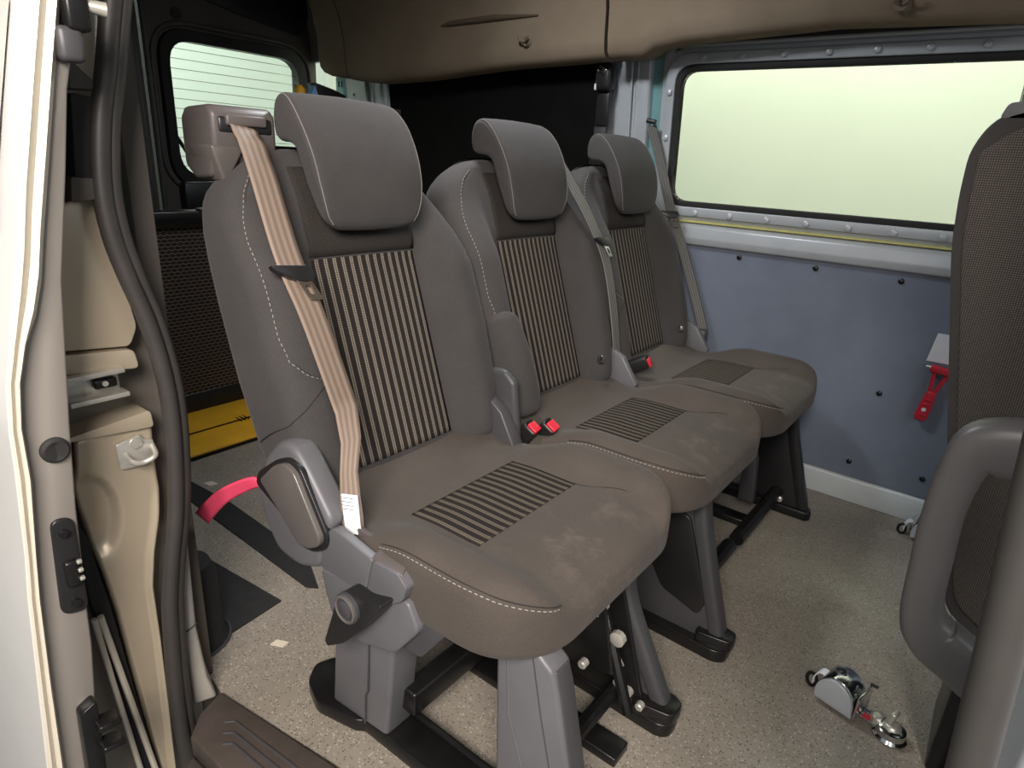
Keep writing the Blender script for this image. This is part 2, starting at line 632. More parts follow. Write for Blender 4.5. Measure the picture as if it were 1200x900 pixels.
# blue grey lower panel with screws
panel = struct(link('wall_panel', wall_slab([(-1.9, 0.085), (0.9, 0.085), (0.9, 0.763), (-1.9, 0.763)], 0.012, 0.012), 'panel_board', smooth=False))
scr = None
for (x, z) in [(-0.691, .744), (-0.455, .742), (-0.223, .738), (0.02, .737), (-0.208, .391), (-0.244, .139), (-0.039, .150), (-0.5, .139), (-0.48, .391), (0.12, .391)]:
    if scr is None:
        bm = tube([(0, 0, 0), (0, -.003, 0), (0, -.005, 0)], [0.0085, 0.008, 0.005], 14)
        o = link('screw', bm, 'black_metal', panel)
        scr = o.data
    else:
        o = bpy.data.objects.new('screw', scr)
        COL.objects.link(o)
        o.parent = panel
    o.location = (x, wy(z) - 0.0125, z)
skt = struct(link('baseboard_far', loft([[(-2.2, wy(.04) - .024, 0), (-2.2, wy(.04) - .022, .078), (-2.2, wy(.04) - .006, .086), (-2.2, wy(.04), 0)],
                                         [(0.9, wy(.04) - .024, 0), (0.9, wy(.04) - .022, .078), (0.9, wy(.04) - .006, .086), (0.9, wy(.04), 0)]]), 'skirting_paint', bevel=0.003))

# rear side opening, blacked out with cloth; rear quarter pillar
blk = link('blackout_cloth', wall_slab([(-2.31, 0.30), (-1.245, 0.30), (-1.235, 1.40), (-2.31, 1.40)], 0.02, 0.008), 'black_cloth', smooth=False)
tag(blk, 'black cloth covering the rear side opening behind the headrests', 'blackout cover')
qp = link('trim_1', bmesh.new(), 'silver_paint')
bm = bmesh.new()
for (xa, xb, pr) in ((-2.70, -2.62, .0), (-2.60, -2.46, 0.025), (-2.455, -2.41, 0.01), (-2.40, -2.31, 0.03)):
    pts = [(xa, 0.5), (xb, 0.5), (xb, 1.42), (xa, 1.42)]
    loft([[(x, wy(z) - pr, z) for x, z in pts], [(x, wy(z) + .03, z) for x, z in pts]], bm=bm)
bm.to_mesh(qp.data)
bm.free()
b = qp.modifiers.new('bevel', 'BEVEL')
b.width = 0.006
b.segments = 2
struct(qp)
rib_bm = bmesh.new()
for x in (-2.452, -2.415, -2.35):
    tube([(x, wy(z) - 0.032, z) for z in (0.8, 1.3)], 0.005, 8, rib_bm)
link('pillar_rib', rib_bm, 'silver_paint', qp)
cyl_bm = cyl((-2.545, wy(1.24) - 0.024, 1.245), (-2.545, wy(1.24) - 0.027, 1.245), 0.007, 12)
link('pillar_hole', cyl_bm, 'black_plastic', qp)
pl = empty('pale_plate', (-2.66, wy(1.27) - 0.004, 1.27))
tag(pl, 'pale pillar plate with two dark slots beside the rear pillar, under the lining', 'plate')
link('plate_face', bx((0.01, -.004, -0.02), (0.082, 0.006, 0.14)), 'teal_paint', pl, bevel=0.002)
for i, (dx) in enumerate((-0.008, 0.012)):
    link('slot', bx((dx, -.008, 0.022), (0.008, 0.003, 0.026)), 'black_plastic', pl, bevel=0.002)

# ------------------------------------------------------------------ roof, rear wall, near rear side
cl = struct(link('ceiling', bx((-0.95, 1.25, 1.78), (4.1, 2.0, 0.03)), 'roof_lining', smooth=False))
# curved lining over the far wall: profile (y,z) swept along x, ends curled down
def liner_profile(z0, dy=0.0):
    return [(2.11, z0 + .03), (2.02, z0 + .002), (1.962 + dy, z0), (1.942 + dy, z0 + .02), (1.935 + dy, z0 + .06), (1.93 + dy, z0 + .14), (1.905 + dy, z0 + .24), (1.86 + dy, z0 + .33),
            (1.78, 1.70), (1.66, 1.745), (1.40, 1.765), (1.40, 1.79), (2.11, 1.79)]


def liner(x_pts, name, parent=None):
    rings = []
    for x, z0, dy in x_pts:
        rings.append([(x, y, z) for y, z in liner_profile(z0, dy)])
    return link(name, loft(rings), 'roof_lining', parent, auto=50)


xs = [(-2.63 + i * 0.09) for i in range(0, 17)]
low = [(-2.66, 1.330), (-2.58, 1.312), (-2.45, 1.296), (-2.30, 1.276), (-2.0, 1.283), (-1.6, 1.311), (-1.17, 1.322)]
tr = liner([(x, lerp_table(low, x), 0.0) for x in xs[2:]] + [(-1.172, 1.322, 0.0)], 'trim_2')
struct(tr)
liner([(-2.64, 1.330, .0), (-2.58, 1.312, 0.0), (-2.475, 1.30, 0.0), (-2.462, 1.30, 0.004)], 'lining_end', tr)
liner([(-1.160, 1.323, 0.0), (-1.04, 1.322, 0.0), (-1.005, 1.345, 0.0), (-0.9, 1.358, 0.0), (-0.5, 1.375, 0.0), (-0.1, 1.362, 0.0), (0.9, 1.36, 0.0)], 'lining_front', tr)
# grip recess, its shade given as a dark tube, and coat hooks in the lining
bm = bmesh.new()
tube([(-1.90, 1.931, 1.457), (-1.83, 1.925, 1.463), (-1.62, 1.923, 1.467), (-1.43, 1.927, 1.462)], [0.004, 0.010, 0.010, 0.003], 10, bm)
link('grip_recess_shade', bm, 'recess_shade', tr)
for (x, z) in ((-1.475, 1.385), (-0.349, 1.405)):
    hk = empty('coat_hook', (x, 1.934, z))
    tag(hk, 'small beige coat hook on the roof lining ' + ('above the middle headrest' if x < -1 else 'above the large side window'), 'hook', 'coat hooks on the lining')
    link('hook_base', tube([(0, 0.002, 0), (0, -.012, -.002)], [0.020, 0.012], 14), 'hook_plastic', hk)
    bm = bmesh.new()
    for s in (-1, 1):
        tube(catmull([(0, -.010, 0), (s * .012, -.022, .002), (s * .020, -.026, .014)], 5), 0.004, 8, bm)
    link('prong', bm, 'hook_plastic', hk)

# near rear body side (only its inner face could be seen) and rear doors
struct(link('wall_near', bx((-2.0, 0.44, 0.85), (1.9, 0.03, 1.9)), 'dark_trim', smooth=False))
link('door_header', bx((-0.30, 0.45, 1.58), (1.5, 0.10, 0.42)), 'dark_trim', bpy.data.objects['wall_near'], bevel=.03, seg=3)
link('dome_lamp', bx((-1.12, 1.25, 1.745), (0.34, 0.16, 0.05)), 'pale_trim', cl, bevel=.01)
RX = -2.92


def rear_door(name, y0, y1, wy0, wy1, wz0, wz1):
    out = [(y0, -0.05), (y1, -0.05), (y1, 1.75), (y0, 1.75)]
    # door leaf built from four bands round the window opening
    bm = bmesh.new()
    t = 0.05
    box(bm, (RX - t / 2, (y0 + y1) / 2, (wz0 - .05) / 2), (t, y1 - y0, wz0 + .05))
    box(bm, (RX - t / 2, (y0 + y1) / 2, (wz1 + 1.78) / 2), (t, y1 - y0, 1.78 - wz1))
    box(bm, (RX - t / 2, (y0 + wy0) / 2, (wz0 + wz1) / 2), (t, wy0 - y0, wz1 - wz0))
    box(bm, (RX - t / 2, (wy1 + y1) / 2, (wz0 + wz1) / 2), (t, y1 - wy1, wz1 - wz0))
    d = struct(link(name, bm, 'dark_trim', smooth=False))

    def ring(o, r, x):
        return [(x, y, z) for y, z in round_poly([(wy0 - o, wz0 - o), (wy1 + o, wz0 - o), (wy1 + o, wz1 + o), (wy0 - o, wz1 + o)], r, 6)]
    link('window_frame', loft([ring(-.002, .10, RX - .03), ring(-.002, .10, RX + .012), ring(.04, .12, RX + .02), ring(.045, .13, RX + .0)], cap0=False, cap1=False), 'black_plastic', d)
    link('pressed_rim', tube([Vector(p) for p in ring(.065, .16, RX + .006)] + [Vector(ring(.065, .16, RX + .006)[0])], 0.010, 8), 'dark_trim', d)
    p = link('pane', bx((RX - .028, (wy0 + wy1) / 2, (wz0 + wz1) / 2), (.004, wy1 - wy0 + .01, wz1 - wz0 + .01)), 'window_glass', d, smooth=False)
    for k in range(13):
        z = wz0 + .04 + (wz1 - wz0 - .07) * k / 12
        link('heater_wire', bx((RX - .0245, (wy0 + wy1) / 2, z), (.001, wy1 - wy0, .0022)), 'dark_glass', p, smooth=False)
    return d


far_door = rear_door('door_2', 1.315, 2.12, 1.40, 2.015, 0.86, 1.395)
near_door = rear_door('door_3', 0.42, 1.295, 0.62, 1.10, 0.86, 1.395)
bm = bmesh.new()
for y, w in ((1.135, .03), (1.255, .035), (1.308, .022)):
    tube([(RX + .02, y, z) for z in (0.1, 0.8, 1.7)], w / 2, 10, bm)
link('door_edge_tube', bm, 'grey_plastic_dark', near_door)
link('locking_hole', cyl((RX + .002, 1.452, 1.492), (RX + .008, 1.452, 1.492), .022, 16), 'black_plastic', far_door)
link('upper_opening', prism(round_poly([(1.55, 1.565), (2.03, 1.49), (2.09, 1.60), (2.09, 1.74), (1.5, 1.74)], .05, 4), 'x', RX, RX + .012), 'black_plastic', far_door, bevel=.003)
bm = prism([(1.385, .70), (2.02, .70), (2.02, .855), (1.385, .835)], 'x', RX, RX + .05)
link('sill_ledge', bm, 'black_plastic', far_door, bevel=.008)
link('wiper_arm', tube([(RX - .045, 1.395, 1.06), (RX - .045, 1.52, .86)], .009, 6), 'black_plastic', far_door)

# ------------------------------------------------------------------ wheelchair ramp folded up at the rear
rp = empty('wheelchair_ramp', (-2.2, 1.3, 0))
tag(rp, 'folded black wheelchair ramp with honeycomb tread and yellow edge plate, behind seats', 'ramp')
link('tread_panel', bx((-0.06, -0.02, 0.42), (0.03, 1.04, 0.62)), 'honeycomb', rp, smooth=False)
link('top_rail', bx((-0.05, -0.02, 0.755), (0.06, 1.06, 0.05)), 'black_metal', rp, bevel=.005)
link('grip', bx((-0.03, -0.14, 0.783), (0.03, 0.10, 0.012)), 'black_plastic', rp, bevel=.004)
link('lower_panel', bx((-0.055, -0.02, 0.075), (0.025, 1.04, 0.10)), 'black_metal', rp, bevel=.003)
ang = Matrix.Rotation(radians(0), 3, 'Y')
plate = prism([(0.245, 0.028), (0.07, 0.045), (-0.05, 0.055), (-0.05, 0.045), (0.245, 0.018)], 'y', -0.55, 0.5)
yp = link('edge_plate', plate, 'yellow_paint', rp, bevel=.002)
yp['label'] = 'yellow edge plate'
bm = bmesh.new()
box(bm, (0.115, -0.02, 0.044), (0.004, 1.03, 0.003))
for i in range(3):
    box(bm, (0.105, -0.185 + .014 * i, 0.0435), (0.045, 0.004, 0.002))
link('crease', bm, 'black_metal', yp, smooth=False)
link('support', bx((0.19, -0.02, 0.011), (0.08, 1.0, 0.018)), 'black_metal', rp, smooth=False)

# ------------------------------------------------------------------ floor items
for i, (pts, lab) in enumerate((
        ([(-2.0, 0.79), (-1.63, 0.818), (-1.236, 0.808), (-1.115, 0.752), (-1.14, 0.735), (-1.72, 0.745), (-2.0, 0.73)], 'long black anti-slip mat strip on the floor, nearest the yellow ramp plate'),
        ([(-1.62, 0.62), (-1.469, 0.632), (-1.139, 0.667), (-1.125, 0.535), (-1.2, 0.45), (-1.62, 0.45)], 'black anti-slip mat beside the door pillar, with one pointed corner on the floor'))):
    o = link('floor_mat', prism(pts, 'z', 0.0, 0.004), 'black_rubber', smooth=False)
    tag(o, lab, 'mat')
o = link('floor_sticker', prism([(-1.035, .572), (-1.008, .585), (-1.012, .603), (-1.038, .590)], 'z', 0, .0012), 'cream_label', smooth=False)
tag(o, 'small cream square sticker on the speckled floor near the front step', 'sticker')
o = link('floor_sticker', prism([(-1.80, .825), (-1.77, .83), (-1.765, .853), (-1.795, .848)], 'z', 0, .0012), 'cream_label', smooth=False)
tag(o, 'small pale sticker on the floor behind the pink pull strap', 'sticker')
o = empty('rubber_cover', (-1.17, 0.475, 0))
tag(o, 'round black rubber cover standing on the floor behind the pale pillar trim', 'cover')
link('cover_body', tube([(0, 0, 0.0), (0, 0, 0.008), (0, 0, .03), (0, 0, .16), (0, 0, .19)], [.072, .072, .062, .060, .05], 28), 'black_rubber', o)
link('cover_rim', tube([(0, 0, 0.001), (0, 0, 0.005)], [.078, .076], 28), 'grey_plastic_dark', o)

# black step tread by the door: top plate with moulded ribs and a lower riser
st = empty('step_tread', (-0.85, 0.40, 0))
tag(st, 'worn black rubber step tread with moulded ribs at the door sill', 'step')


def rel(pts, c):
    return [(x - c[0], y - c[1]) for x, y in pts]


top = rel([(-0.985, .437), (-0.965, .385), (-0.93, .35), (-0.60, .36), (-0.55, .49), (-0.70, .479)], (-.85, .40))
link('tread_plate', prism(top, 'z', -0.035, 0.010), 'step_rubber', st, bevel=.004)
for k, (o1, o2) in enumerate(((.030, .010), (.050, .018), (.068, .026))):
    p0 = Vector((-0.90 + .02 * k - -0.85, .432 - o1 * .7 - .40 + .006, .0115))
    p1 = Vector((-0.62 - -0.85, .476 - o1 - .40 + .0, .0115))
    link('rib', tube([p0 + Vector((-.012, -.012, 0)), p0, p1], .0025, 6), 'grey_plastic_dark', st)
link('riser', prism(rel([(-0.93, .35), (-0.60, .36), (-0.60, .30), (-0.90, .31)], (-.85, .40)), 'z', -0.10, -0.03), 'step_rubber', st, bevel=.006)

# ------------------------------------------------------------------ seats
TH = atan2(0.12, 0.358)
UB = Vector((-sin(TH), 0, cos(TH)))
NB = Vector((cos(TH), 0, sin(TH)))
B0 = Vector((0.098, 0, 0.464))


def PB(y, s, d):
    return B0 + UB * s + NB * d + Vector((0, y, 0))


WL = [(-.06, .215), (0, .240), (.08, .252), (.2, .259), (.33, .259), (.40, .257), (.45, .253), (.49, .244), (.52, .226), (.545, .190), (.565, .155), (.58, .13)]
WB = [(-.06, .215), (0, .238), (.08, .25), (.2, .255), (.33, .25), (.40, .241), (.45, .226), (.49, .202), (.52, .175), (.545, .145), (.565, .115), (.58, .09)]


def back_front(y, s):
    a = abs(y)
    amp = 0.058 * (1 - 0.80 * smooth(.32, .50, s)) * (0.8 + .2 * smooth(-.05, .1, s))
    f = amp * smooth(.118, .195, a)
    f += 0.010 * smooth(.37, .40, s) * (1 - smooth(.118, .15, a)) * (1 - smooth(.48, .54, s))
    f += 0.004 * (1 - (a / .12) ** 2) if a < .12 else 0
    return f


def back_ring(s, inset_f=0.0, inset_b=0.0, inset_w=0.0):
    wr, wl = lerp_table(WB, s) - inset_w, lerp_table(WL, s) - inset_w
    pts = []
    rf, rb, db = 0.042, 0.035, -0.095
    N = 44
    f_edge = 0
    for i in range(N + 1):
        t = -1 + 2 * i / N
        w = wr if t > 0 else wl
        y = w * (t if abs(t) < .8 else math.copysign(.8 + .2 * sin((abs(t) - .8) / .2 * pi / 2), t))
        d = back_front(y, s)
        a = abs(y)
        if a > w - rf:
            q = min(1, (a - (w - rf)) / rf)
            d -= rf * (1 - sqrt(max(0, 1 - q * q)))
        d = d - inset_f
        d = max(d, db + inset_b + .004)
        pts.append((y, d))
    # far side and back
    wb = wr + 0.002
    for k in range(5):
        a = k / 4 * pi / 2
        pts.append((wb - rb + rb * cos(a), db + inset_b + rb - rb * sin(a) if db + inset_b + rb < 0 else db + inset_b))
    for k in range(5):
        a = k / 4 * pi / 2
        pts.append((-(wl + .003 - rb) - rb * sin(a), db + inset_b + rb - rb * cos(a)))
    return [PB(y, s, d) for y, d in pts]


def make_backrest(parent):
    rings = []
    for k in range(5):                                    # rounded lower edge
        a = k / 4 * pi / 2
        rings.append(back_ring(-.045 + .03 * (1 - cos(a)), .05 * (1 - sin(a)), .03 * (1 - sin(a)), .02 * (1 - sin(a))))
    s = .0
    while s < .545:
        rings.append(back_ring(s))
        s += .0165
    for k in range(7):                                    # rolled top edge
        a = k / 6 * pi / 2
        rings.append(back_ring(.545 + .030 * sin(a), .042 * (1 - cos(a)), .042 * (1 - cos(a)), .010 * (1 - cos(a))))
    return link('backrest', loft(rings), 'seat_cloth', parent, auto=0)


def patch(name, fn, u0, u1, v0, v1, nu, nv, mat, parent, lift=.0018):
    """thin panel following a surface fn(u,v,lift)->point, its edge tucked under"""
    bm = bmesh.new()
    g = []
    for i in range(nu + 3):
        row = []
        for j in range(nv + 3):
            e = i in (0, nu + 2) or j in (0, nv + 2)
            u = u0 + (u1 - u0) * min(max((i - 1) / nu, 0), 1)
            v = v0 + (v1 - v0) * min(max((j - 1) / nv, 0), 1)
            row.append(bm.verts.new(fn(u, v, -.004 if e else lift)))
        g.append(row)
    for i in range(nu + 2):
        for j in range(nv + 2):
            bm.faces.new((g[i][j], g[i + 1][j], g[i + 1][j + 1], g[i][j + 1]))
    return link(name, bm, mat, parent, auto=0)


def fb(y, s, l):
    return PB(y, s, back_front(y, s) + l)


# cushion
WC_HALF, CX1 = 0.252, 0.580


def cush_w(x):
    x0, r = 0.455, CX1 - 0.455
    if x <= x0:
        return WC_HALF - .012 * smooth(.25, .05, x)
    q = min(1, (x - x0) / r)
    return WC_HALF - 0.112 + 0.112 * sqrt(max(0, 1 - q ** 2.2))


def cush_top(x, y):
    a = abs(y)
    z = 0.443 - 0.008 * smooth(.32, .20, x) + 0.026 * smooth(.20, .07, x)
    z += 0.036 * smooth(.138, .20, a) * smooth(.20, .36, x)
    z += 0.008 * smooth(.38, .47, x) * (1 - smooth(.12, .2, a))
    z -= 0.006 * smooth(.50, .585, x)
    return z


def cush_bot(x):
    return lerp_table([(0, .36), (.35, .358), (.45, .362), (.58, .368)], x)


def cush_ring(x, tin=0.0, win=0.0, bin_=0.0, rt_=0.030, rb=0.018):
    w = cush_w(x) - win
    N = 40
    pts = []
    for i in range(N + 1):
        t = -1 + 2 * i / N
        y = w * (t if abs(t) < .8 else math.copysign(.8 + .2 * sin((abs(t) - .8) / .2 * pi / 2), t))
        z = cush_top(x, y) - tin
        a = abs(y)
        if a > w - rt_:
            q = min(1, (a - (w - rt_)) / rt_)
            z -= rt_ * (1 - sqrt(max(0, 1 - q * q)))
        pts.append((y, z))
    zb = cush_bot(x) + bin_
    for k in range(5):
        a = k / 4 * pi / 2
        pts.append((w - rb + rb * cos(a), zb + rb - rb * sin(a)))
    for k in range(5):
        a = k / 4 * pi / 2
        pts.append((-(w - rb) - rb * sin(a), zb + rb - rb * cos(a)))
    return [(x, y, z) for y, z in pts]


NOSE = .085


def nose(a):
    c = 1 - cos(a)
    return cush_ring(CX1 - NOSE + NOSE * sin(a), .034 * c, .008 * c, .010 * c, .030 - .023 * c, .018 - .012 * c)


def make_cushion(parent):
    rings = [cush_ring(.06 + .02 * i, 0, 0, 0) for i in range(23) if .06 + .02 * i < CX1 - NOSE]
    for k in range(13):
        rings.append(nose(k / 12 * pi / 2))
    last = rings[-1]
    for f, dx in ((.93, .0008), (.75, .002), (.4, .003)):
        rings.append([(p[0] + dx, p[1] * f, .393 + (p[2] - .393) * f) for p in last])
    return link('cushion', loft(rings), 'worn_cloth', parent, auto=0)


def fc(y, x, l):
    return Vector((x, y, cush_top(x, y) + l))


def headrest(parent):
    prof = [(.016, .882), (.018, .92), (.011, .965), (-.003, 1.005), (-.026, 1.045), (-.050, 1.072), (-.072, 1.086), (-.092, 1.088), (-.108, 1.080), (-.116, 1.060), (-.116, 1.034), (-.110, 1.019),
            (-.094, 1.012), (-.070, 1.010), (-.052, 1.003), (-.041, .985), (-.031, .955), (-.019, .92), (-.011, .892), (-.004, .876), (.006, .872)]
    prof = [(p.x, p.y) for p in catmull([(x, z, 0) for x, z in prof + [prof[0]]], 3)][:-1]
    n = len(prof)

    def inset(d):
        out = []
        for i in range(n):
            a, b = Vector(prof[i - 1]), Vector(prof[(i + 1) % n])
            t = (b - a).normalized()
            nn = Vector((-t.y, t.x))
            out.append(Vector(prof[i]) + nn * d)
        return out
    # orientation: make sure inset goes inward
    area2 = sum(prof[i - 1][0] * prof[i][1] - prof[i][0] * prof[i - 1][1] for i in range(n))
    sg = 1 if area2 > 0 else -1

    def half(z, base):
        return base * lerp_table([(.870, .66), (.880, .76), (.896, .86), (.915, .91), (.95, .96), (1.0, .985), (1.05, 1.0), (1.07, .985), (1.09, .95)], z)
    rings = []
    Hh, r = 0.122, 0.012
    seq = []
    for k in range(6):
        a = k / 5 * pi / 2
        seq.append((-(Hh - r) - r * cos(a), r * (1 - sin(a))))
    seq += [(-(Hh - r) * .6, -.002), (0, -.003), ((Hh - r) * .6, -.002)]
    for k in range(6):
        a = k / 5 * pi / 2
        seq.append(((Hh - r) + r * sin(a), r * (1 - cos(a))))
    for yy, ins in seq:
        ring = []
        for (x, z) in inset(sg * ins):
            ring.append((x, math.copysign(half(z, abs(yy)) * (1 - .06 * smooth(-.085, -.115, x)), yy) if yy else 0.0, z))
        rings.append(ring)
    h = link('headrest', loft(rings), 'seat_cloth', parent, auto=0)
    # pale seam along both front edges
    front = [i for i in range(n) if 0 <= i <= 20]
    for sgn in (-1, 1):
        path = []
        for i in front:
            x, z = inset(sg * .0030)[i]
            path.append((x + .0004, sgn * (half(z, Hh - .0030) + .0004), z))
        link('seam', tube(path, .0010, 5), 'seam_light', h)
    return h


def buckle(name, parent, loc, rot):
    e = link(name, bx((0, 0, 0), (.036, .030, .10)), 'black_plastic', parent, bevel=.006, seg=3)
    e.location = loc
    e.rotation_euler = rot
    bt = link('release_button', bx((.004, 0, .050), (.025, .023, .012)), 'red_plastic', e, bevel=.002)
    bt['label'] = 'red release button'
    link('slot', bx((-.012, 0, .0505), (.004, .018, .006)), 'black_metal', e, smooth=False)
    return e


def leg_plate(parent, y, thick, pts, fl_pts, mat, name='leg'):
    """leg cover: plate in the X-Z plane with a raised flange along its front edge"""
    lg = link(name, prism(pts, 'y', y - thick / 2, y + thick / 2), mat, parent, bevel=.004)
    path = catmull([(x, y, z) for x, z in fl_pts], 6)
    rings = []
    for i, p in enumerate(path):
        t = (path[min(i + 1, len(path) - 1)] - path[max(i - 1, 0)]).normalized()
        nn = Vector((t.z, 0, -t.x))
        if nn.x < 0:
            nn = -nn
        w, dd = .026, thick / 2 + .007
        rings.append([p - nn * w + Vector((0, -dd, 0)), p + Vector((0, -dd, 0)) - nn * .004, p + Vector((0, -dd + .006, 0)) + nn * .002, p + Vector((0, dd - .006, 0)) + nn * .002, p + Vector((0, dd, 0)) - nn * .004, p - nn * w + Vector((0, dd, 0))])
    link('flange', loft(rings), mat, lg, bevel=.003)
    return lg


def seat_common(root):
    bk_ = make_backrest(root)
    patch('striped_panel', fb, -.119, .119, .0, .376, 24, 30, 'stripe_back', bk_)
    patch('head_panel', fb, -.122, .122, .379, .535, 20, 14, 'dark_cloth', bk_, .0012)
    # piping seam and stitches along the near bolster edge, hooking in at its foot, and the diagonal seam below
    def sf(y, s):
        w = lerp_table(WL, s)
        q = min(1, max(0, (abs(y) - (w - .042)) / .042))
        return back_front(y, s) - .042 * (1 - sqrt(max(0, 1 - q * q)))
    path = [PB(-y, q, sf(y, q) + .0008) for y, q in ((.172, .176), (.184, .177), (.196, .180), (.207, .185), (.217, .192), (.2245, .200), (.2305, .208))]
    for i in range(56):
        s = .215 + i / 55 * .325
        w = lerp_table(WL, s)
        yv = w - .0165 - .012 * smooth(.40, .50, s) - .006 * smooth(.26, .215, s)
        q = min(1, max(0, (yv - (w - .042)) / .042))
        path.append(PB(-yv, s, back_front(yv, s) - .042 * (1 - sqrt(max(0, 1 - q * q))) + .0006))
    path = catmull(path, 3)
    link('stitching', dashes(path, .0007, .005, .0042), 'thread', bk_)
    link('seam', tube([p + Vector((0, .004, 0)) - NB * .0004 for p in path], .0008, 5), 'seam_thread', bk_)
    dg = [PB(-y, s, sf(y, s) + .0004) for y, s in ((.172, .176), (.19, .164), (.21, .150), (.228, .137), (.240, .128), (.248, .121), (.2525, .115))]
    dg += [PB(-.2575, .108, -.012), PB(-.2585, .098, -.045), PB(-.2575, .092, -.06)]
    link('seam', tube(catmull(dg, 5), .0009, 5), 'seam_thread', bk_)
    cs = make_cushion(root)
    patch('striped_panel', fc, -.136, .136, .250, .398, 24, 18, 'stripe_cushion', cs)
    # stitched seam round the near cushion edge and the crease beside the far bolster
    path = []
    def zsurf(x, y):
        q = max(0.0, (x - (CX1 - NOSE)) / NOSE)
        c = 1 - sqrt(max(0, 1 - q * q))
        rr = .030 - .023 * c
        w = cush_w(x) - .008 * c
        if y > w:
            return -1
        qq = min(1, max(0, (y - (w - rr)) / rr))
        return cush_top(x, y) - .034 * c - rr * (1 - sqrt(1 - qq * qq))
    for i in range(30):
        x = .30 + .155 * i / 29
        yy = cush_w(x) - .0045
        path.append((x, -(yy + .0005), zsurf(x, yy) + .0006))
    z0 = path[-1][2]
    for i in range(1, 40):
        t = i / 39
        yy = .2465 - .080 * t
        zt = z0 + (.440 - z0) * t
        x = CX1 - .0005
        while x > .44 and zsurf(x, yy) < zt:
            x -= .0004
        path.append((x + .0006, -yy - .0006, zt + .0005))
    path = [path[0]] + [sum((Vector(path[min(len(path) - 1, max(0, i + k))]) for k in range(-4, 5)), Vector()) / 9 + Vector((.0012, -.0012, .0004)) for i in range(1, len(path))]
    path = catmull(path[::2], 3)
    link('stitching', dashes(path, .0008, .005, .0038), 'thread', cs)
    link('seam', tube([Vector(p) + Vector((0, .004, .004)) for p in path], .0009, 5), 'seam_thread', cs)
    cr = [fc(.1385 + .02 * smooth(.40, .49, x), x, .0004) for x in [.395 + .098 * i / 20 for i in range(21)]]
    link('seam', tube(cr, .0009, 5), 'seam_thread', cs)
    headrest(root)
    for s in (-1, 1):
        p = PB(s * .055, .550, -.010)
        link('headrest_post', cyl(p, p + UB * .055, .006, 12), 'chrome', root)
    return bk_, cs


def belt_on_back(parent, path, mat, width=.047, name='belt_webbing', tail=None):
    """path: (y,s,d) points on the backrest; tail: list of (point, width, wdir)"""
    P = catmull([PB(*p) for p in path], 8)
    ws = [width] * len(P)
    wd = []
    for i, p in enumerate(P):
        t = (P[min(i + 1, len(P) - 1)] - P[max(i - 1, 0)]).normalized()
        wd.append(NB.cross(t) * -1)
    if wd[0].y < 0:
        wd = [-w for w in wd]
    if tail:
        for p, w, d in tail:
            P.append(Vector(p))
            ws.append(w)
            wd.append(Vector(d))
    # densify the tail
    return ribbon(name, P, ws, wd, mat, parent)


def tongue(parent, c, ydir, down, nrm, scale=1.0):
    """plastic slider with a slotted steel tongue; c centre, ydir across, down along the tongue"""
    y, d, n = Vector(ydir).normalized(), Vector(down).normalized(), Vector(nrm).normalized()
    m = Matrix((y, d, n)).transposed()
    bm = bmesh.new()
    hd = round_poly([(-.036, -.008), (.030, -.010), (.034, .006), (.016, .020), (-.010, .016), (-.036, .002)], .006, 3)
    loft([[(x * scale, yy * scale, -.005) for x, yy in hd], [(x * scale, yy * scale, .008) for x, yy in hd]], bm=bm)
    bmesh.ops.transform(bm, matrix=m.to_4x4(), verts=bm.verts)
    t = link('belt_tongue', bm, 'black_plastic', parent, bevel=.002)
    t.location = c
    out = round_poly([(-.006, .014), (.020, .014), (.022, .052), (-.003, .052)], .006, 3)
    inn = round_poly([(.002, .026), (.014, .026), (.015, .042), (.003, .042)], .003, 3)
    rings = [[(x * scale, yy * scale, h) for x, yy in pl_] for pl_, h in ((inn, .002), (out, .002), (out, .0045), (inn, .0045))]
    bm = loft(rings + [rings[0]], cap0=False, cap1=False)
    bmesh.ops.transform(bm, matrix=m.to_4x4(), verts=bm.verts)
    b = link('steel_plate', bm, 'chrome', t, smooth=False)
    b['label'] = 'bright steel tongue plate'
    return t


SX = -0.925
SEAT_GROUP = 'row of three passenger seats'

# --- near seat --------------------------------------------------------------
s1 = empty('passenger_seat', (SX, 0.777, 0))
tag(s1, 'nearest grey cloth passenger seat with tan belt, grey side lever and pink pull strap', 'seat', SEAT_GROUP)
seat_common(s1)
shared = list(s1.children)

# shoulder belt guide box at the top left of the backrest
def guide_box(parent, y, mat='guide_plastic', sc=1.0, flip=1):
    prof = [(.0, .996), (.0, 1.048), (-.012, 1.060), (-.085, 1.056), (-.10, 1.04), (-.10, .965), (-.07, .945), (-.02, .95)]
    prof = [(-.095 + x * sc, 1.0 + (z - 1.0) * sc) for x, z in prof]
    g = link('belt_guide', prism(prof, 'y', y - .056 * sc, y + .056 * sc), mat, parent, bevel=.008, seg=3)
    fx = -.095
    link('guide_slot', bx((fx - .003, y + .0 * flip, 1.0 + .031 * sc), (.012, .092 * sc, .024 * sc)), 'black_plastic', g, bevel=.004)
    link('guide_bar', bx((fx + .002, y + .0 * flip, 1.0 + .038 * sc), (.012, .070 * sc, .017 * sc)), mat, g, bevel=.004, seg=3)
    return g


g1 = guide_box(s1, -.176)
wedge = prism([(-.238, 1.0), (-.180, .998), (-.213, .945), (-.222, .945)], 'x', -.17, -.093)
link('guide_wedge', wedge, 'satin_insert', g1, bevel=.004)

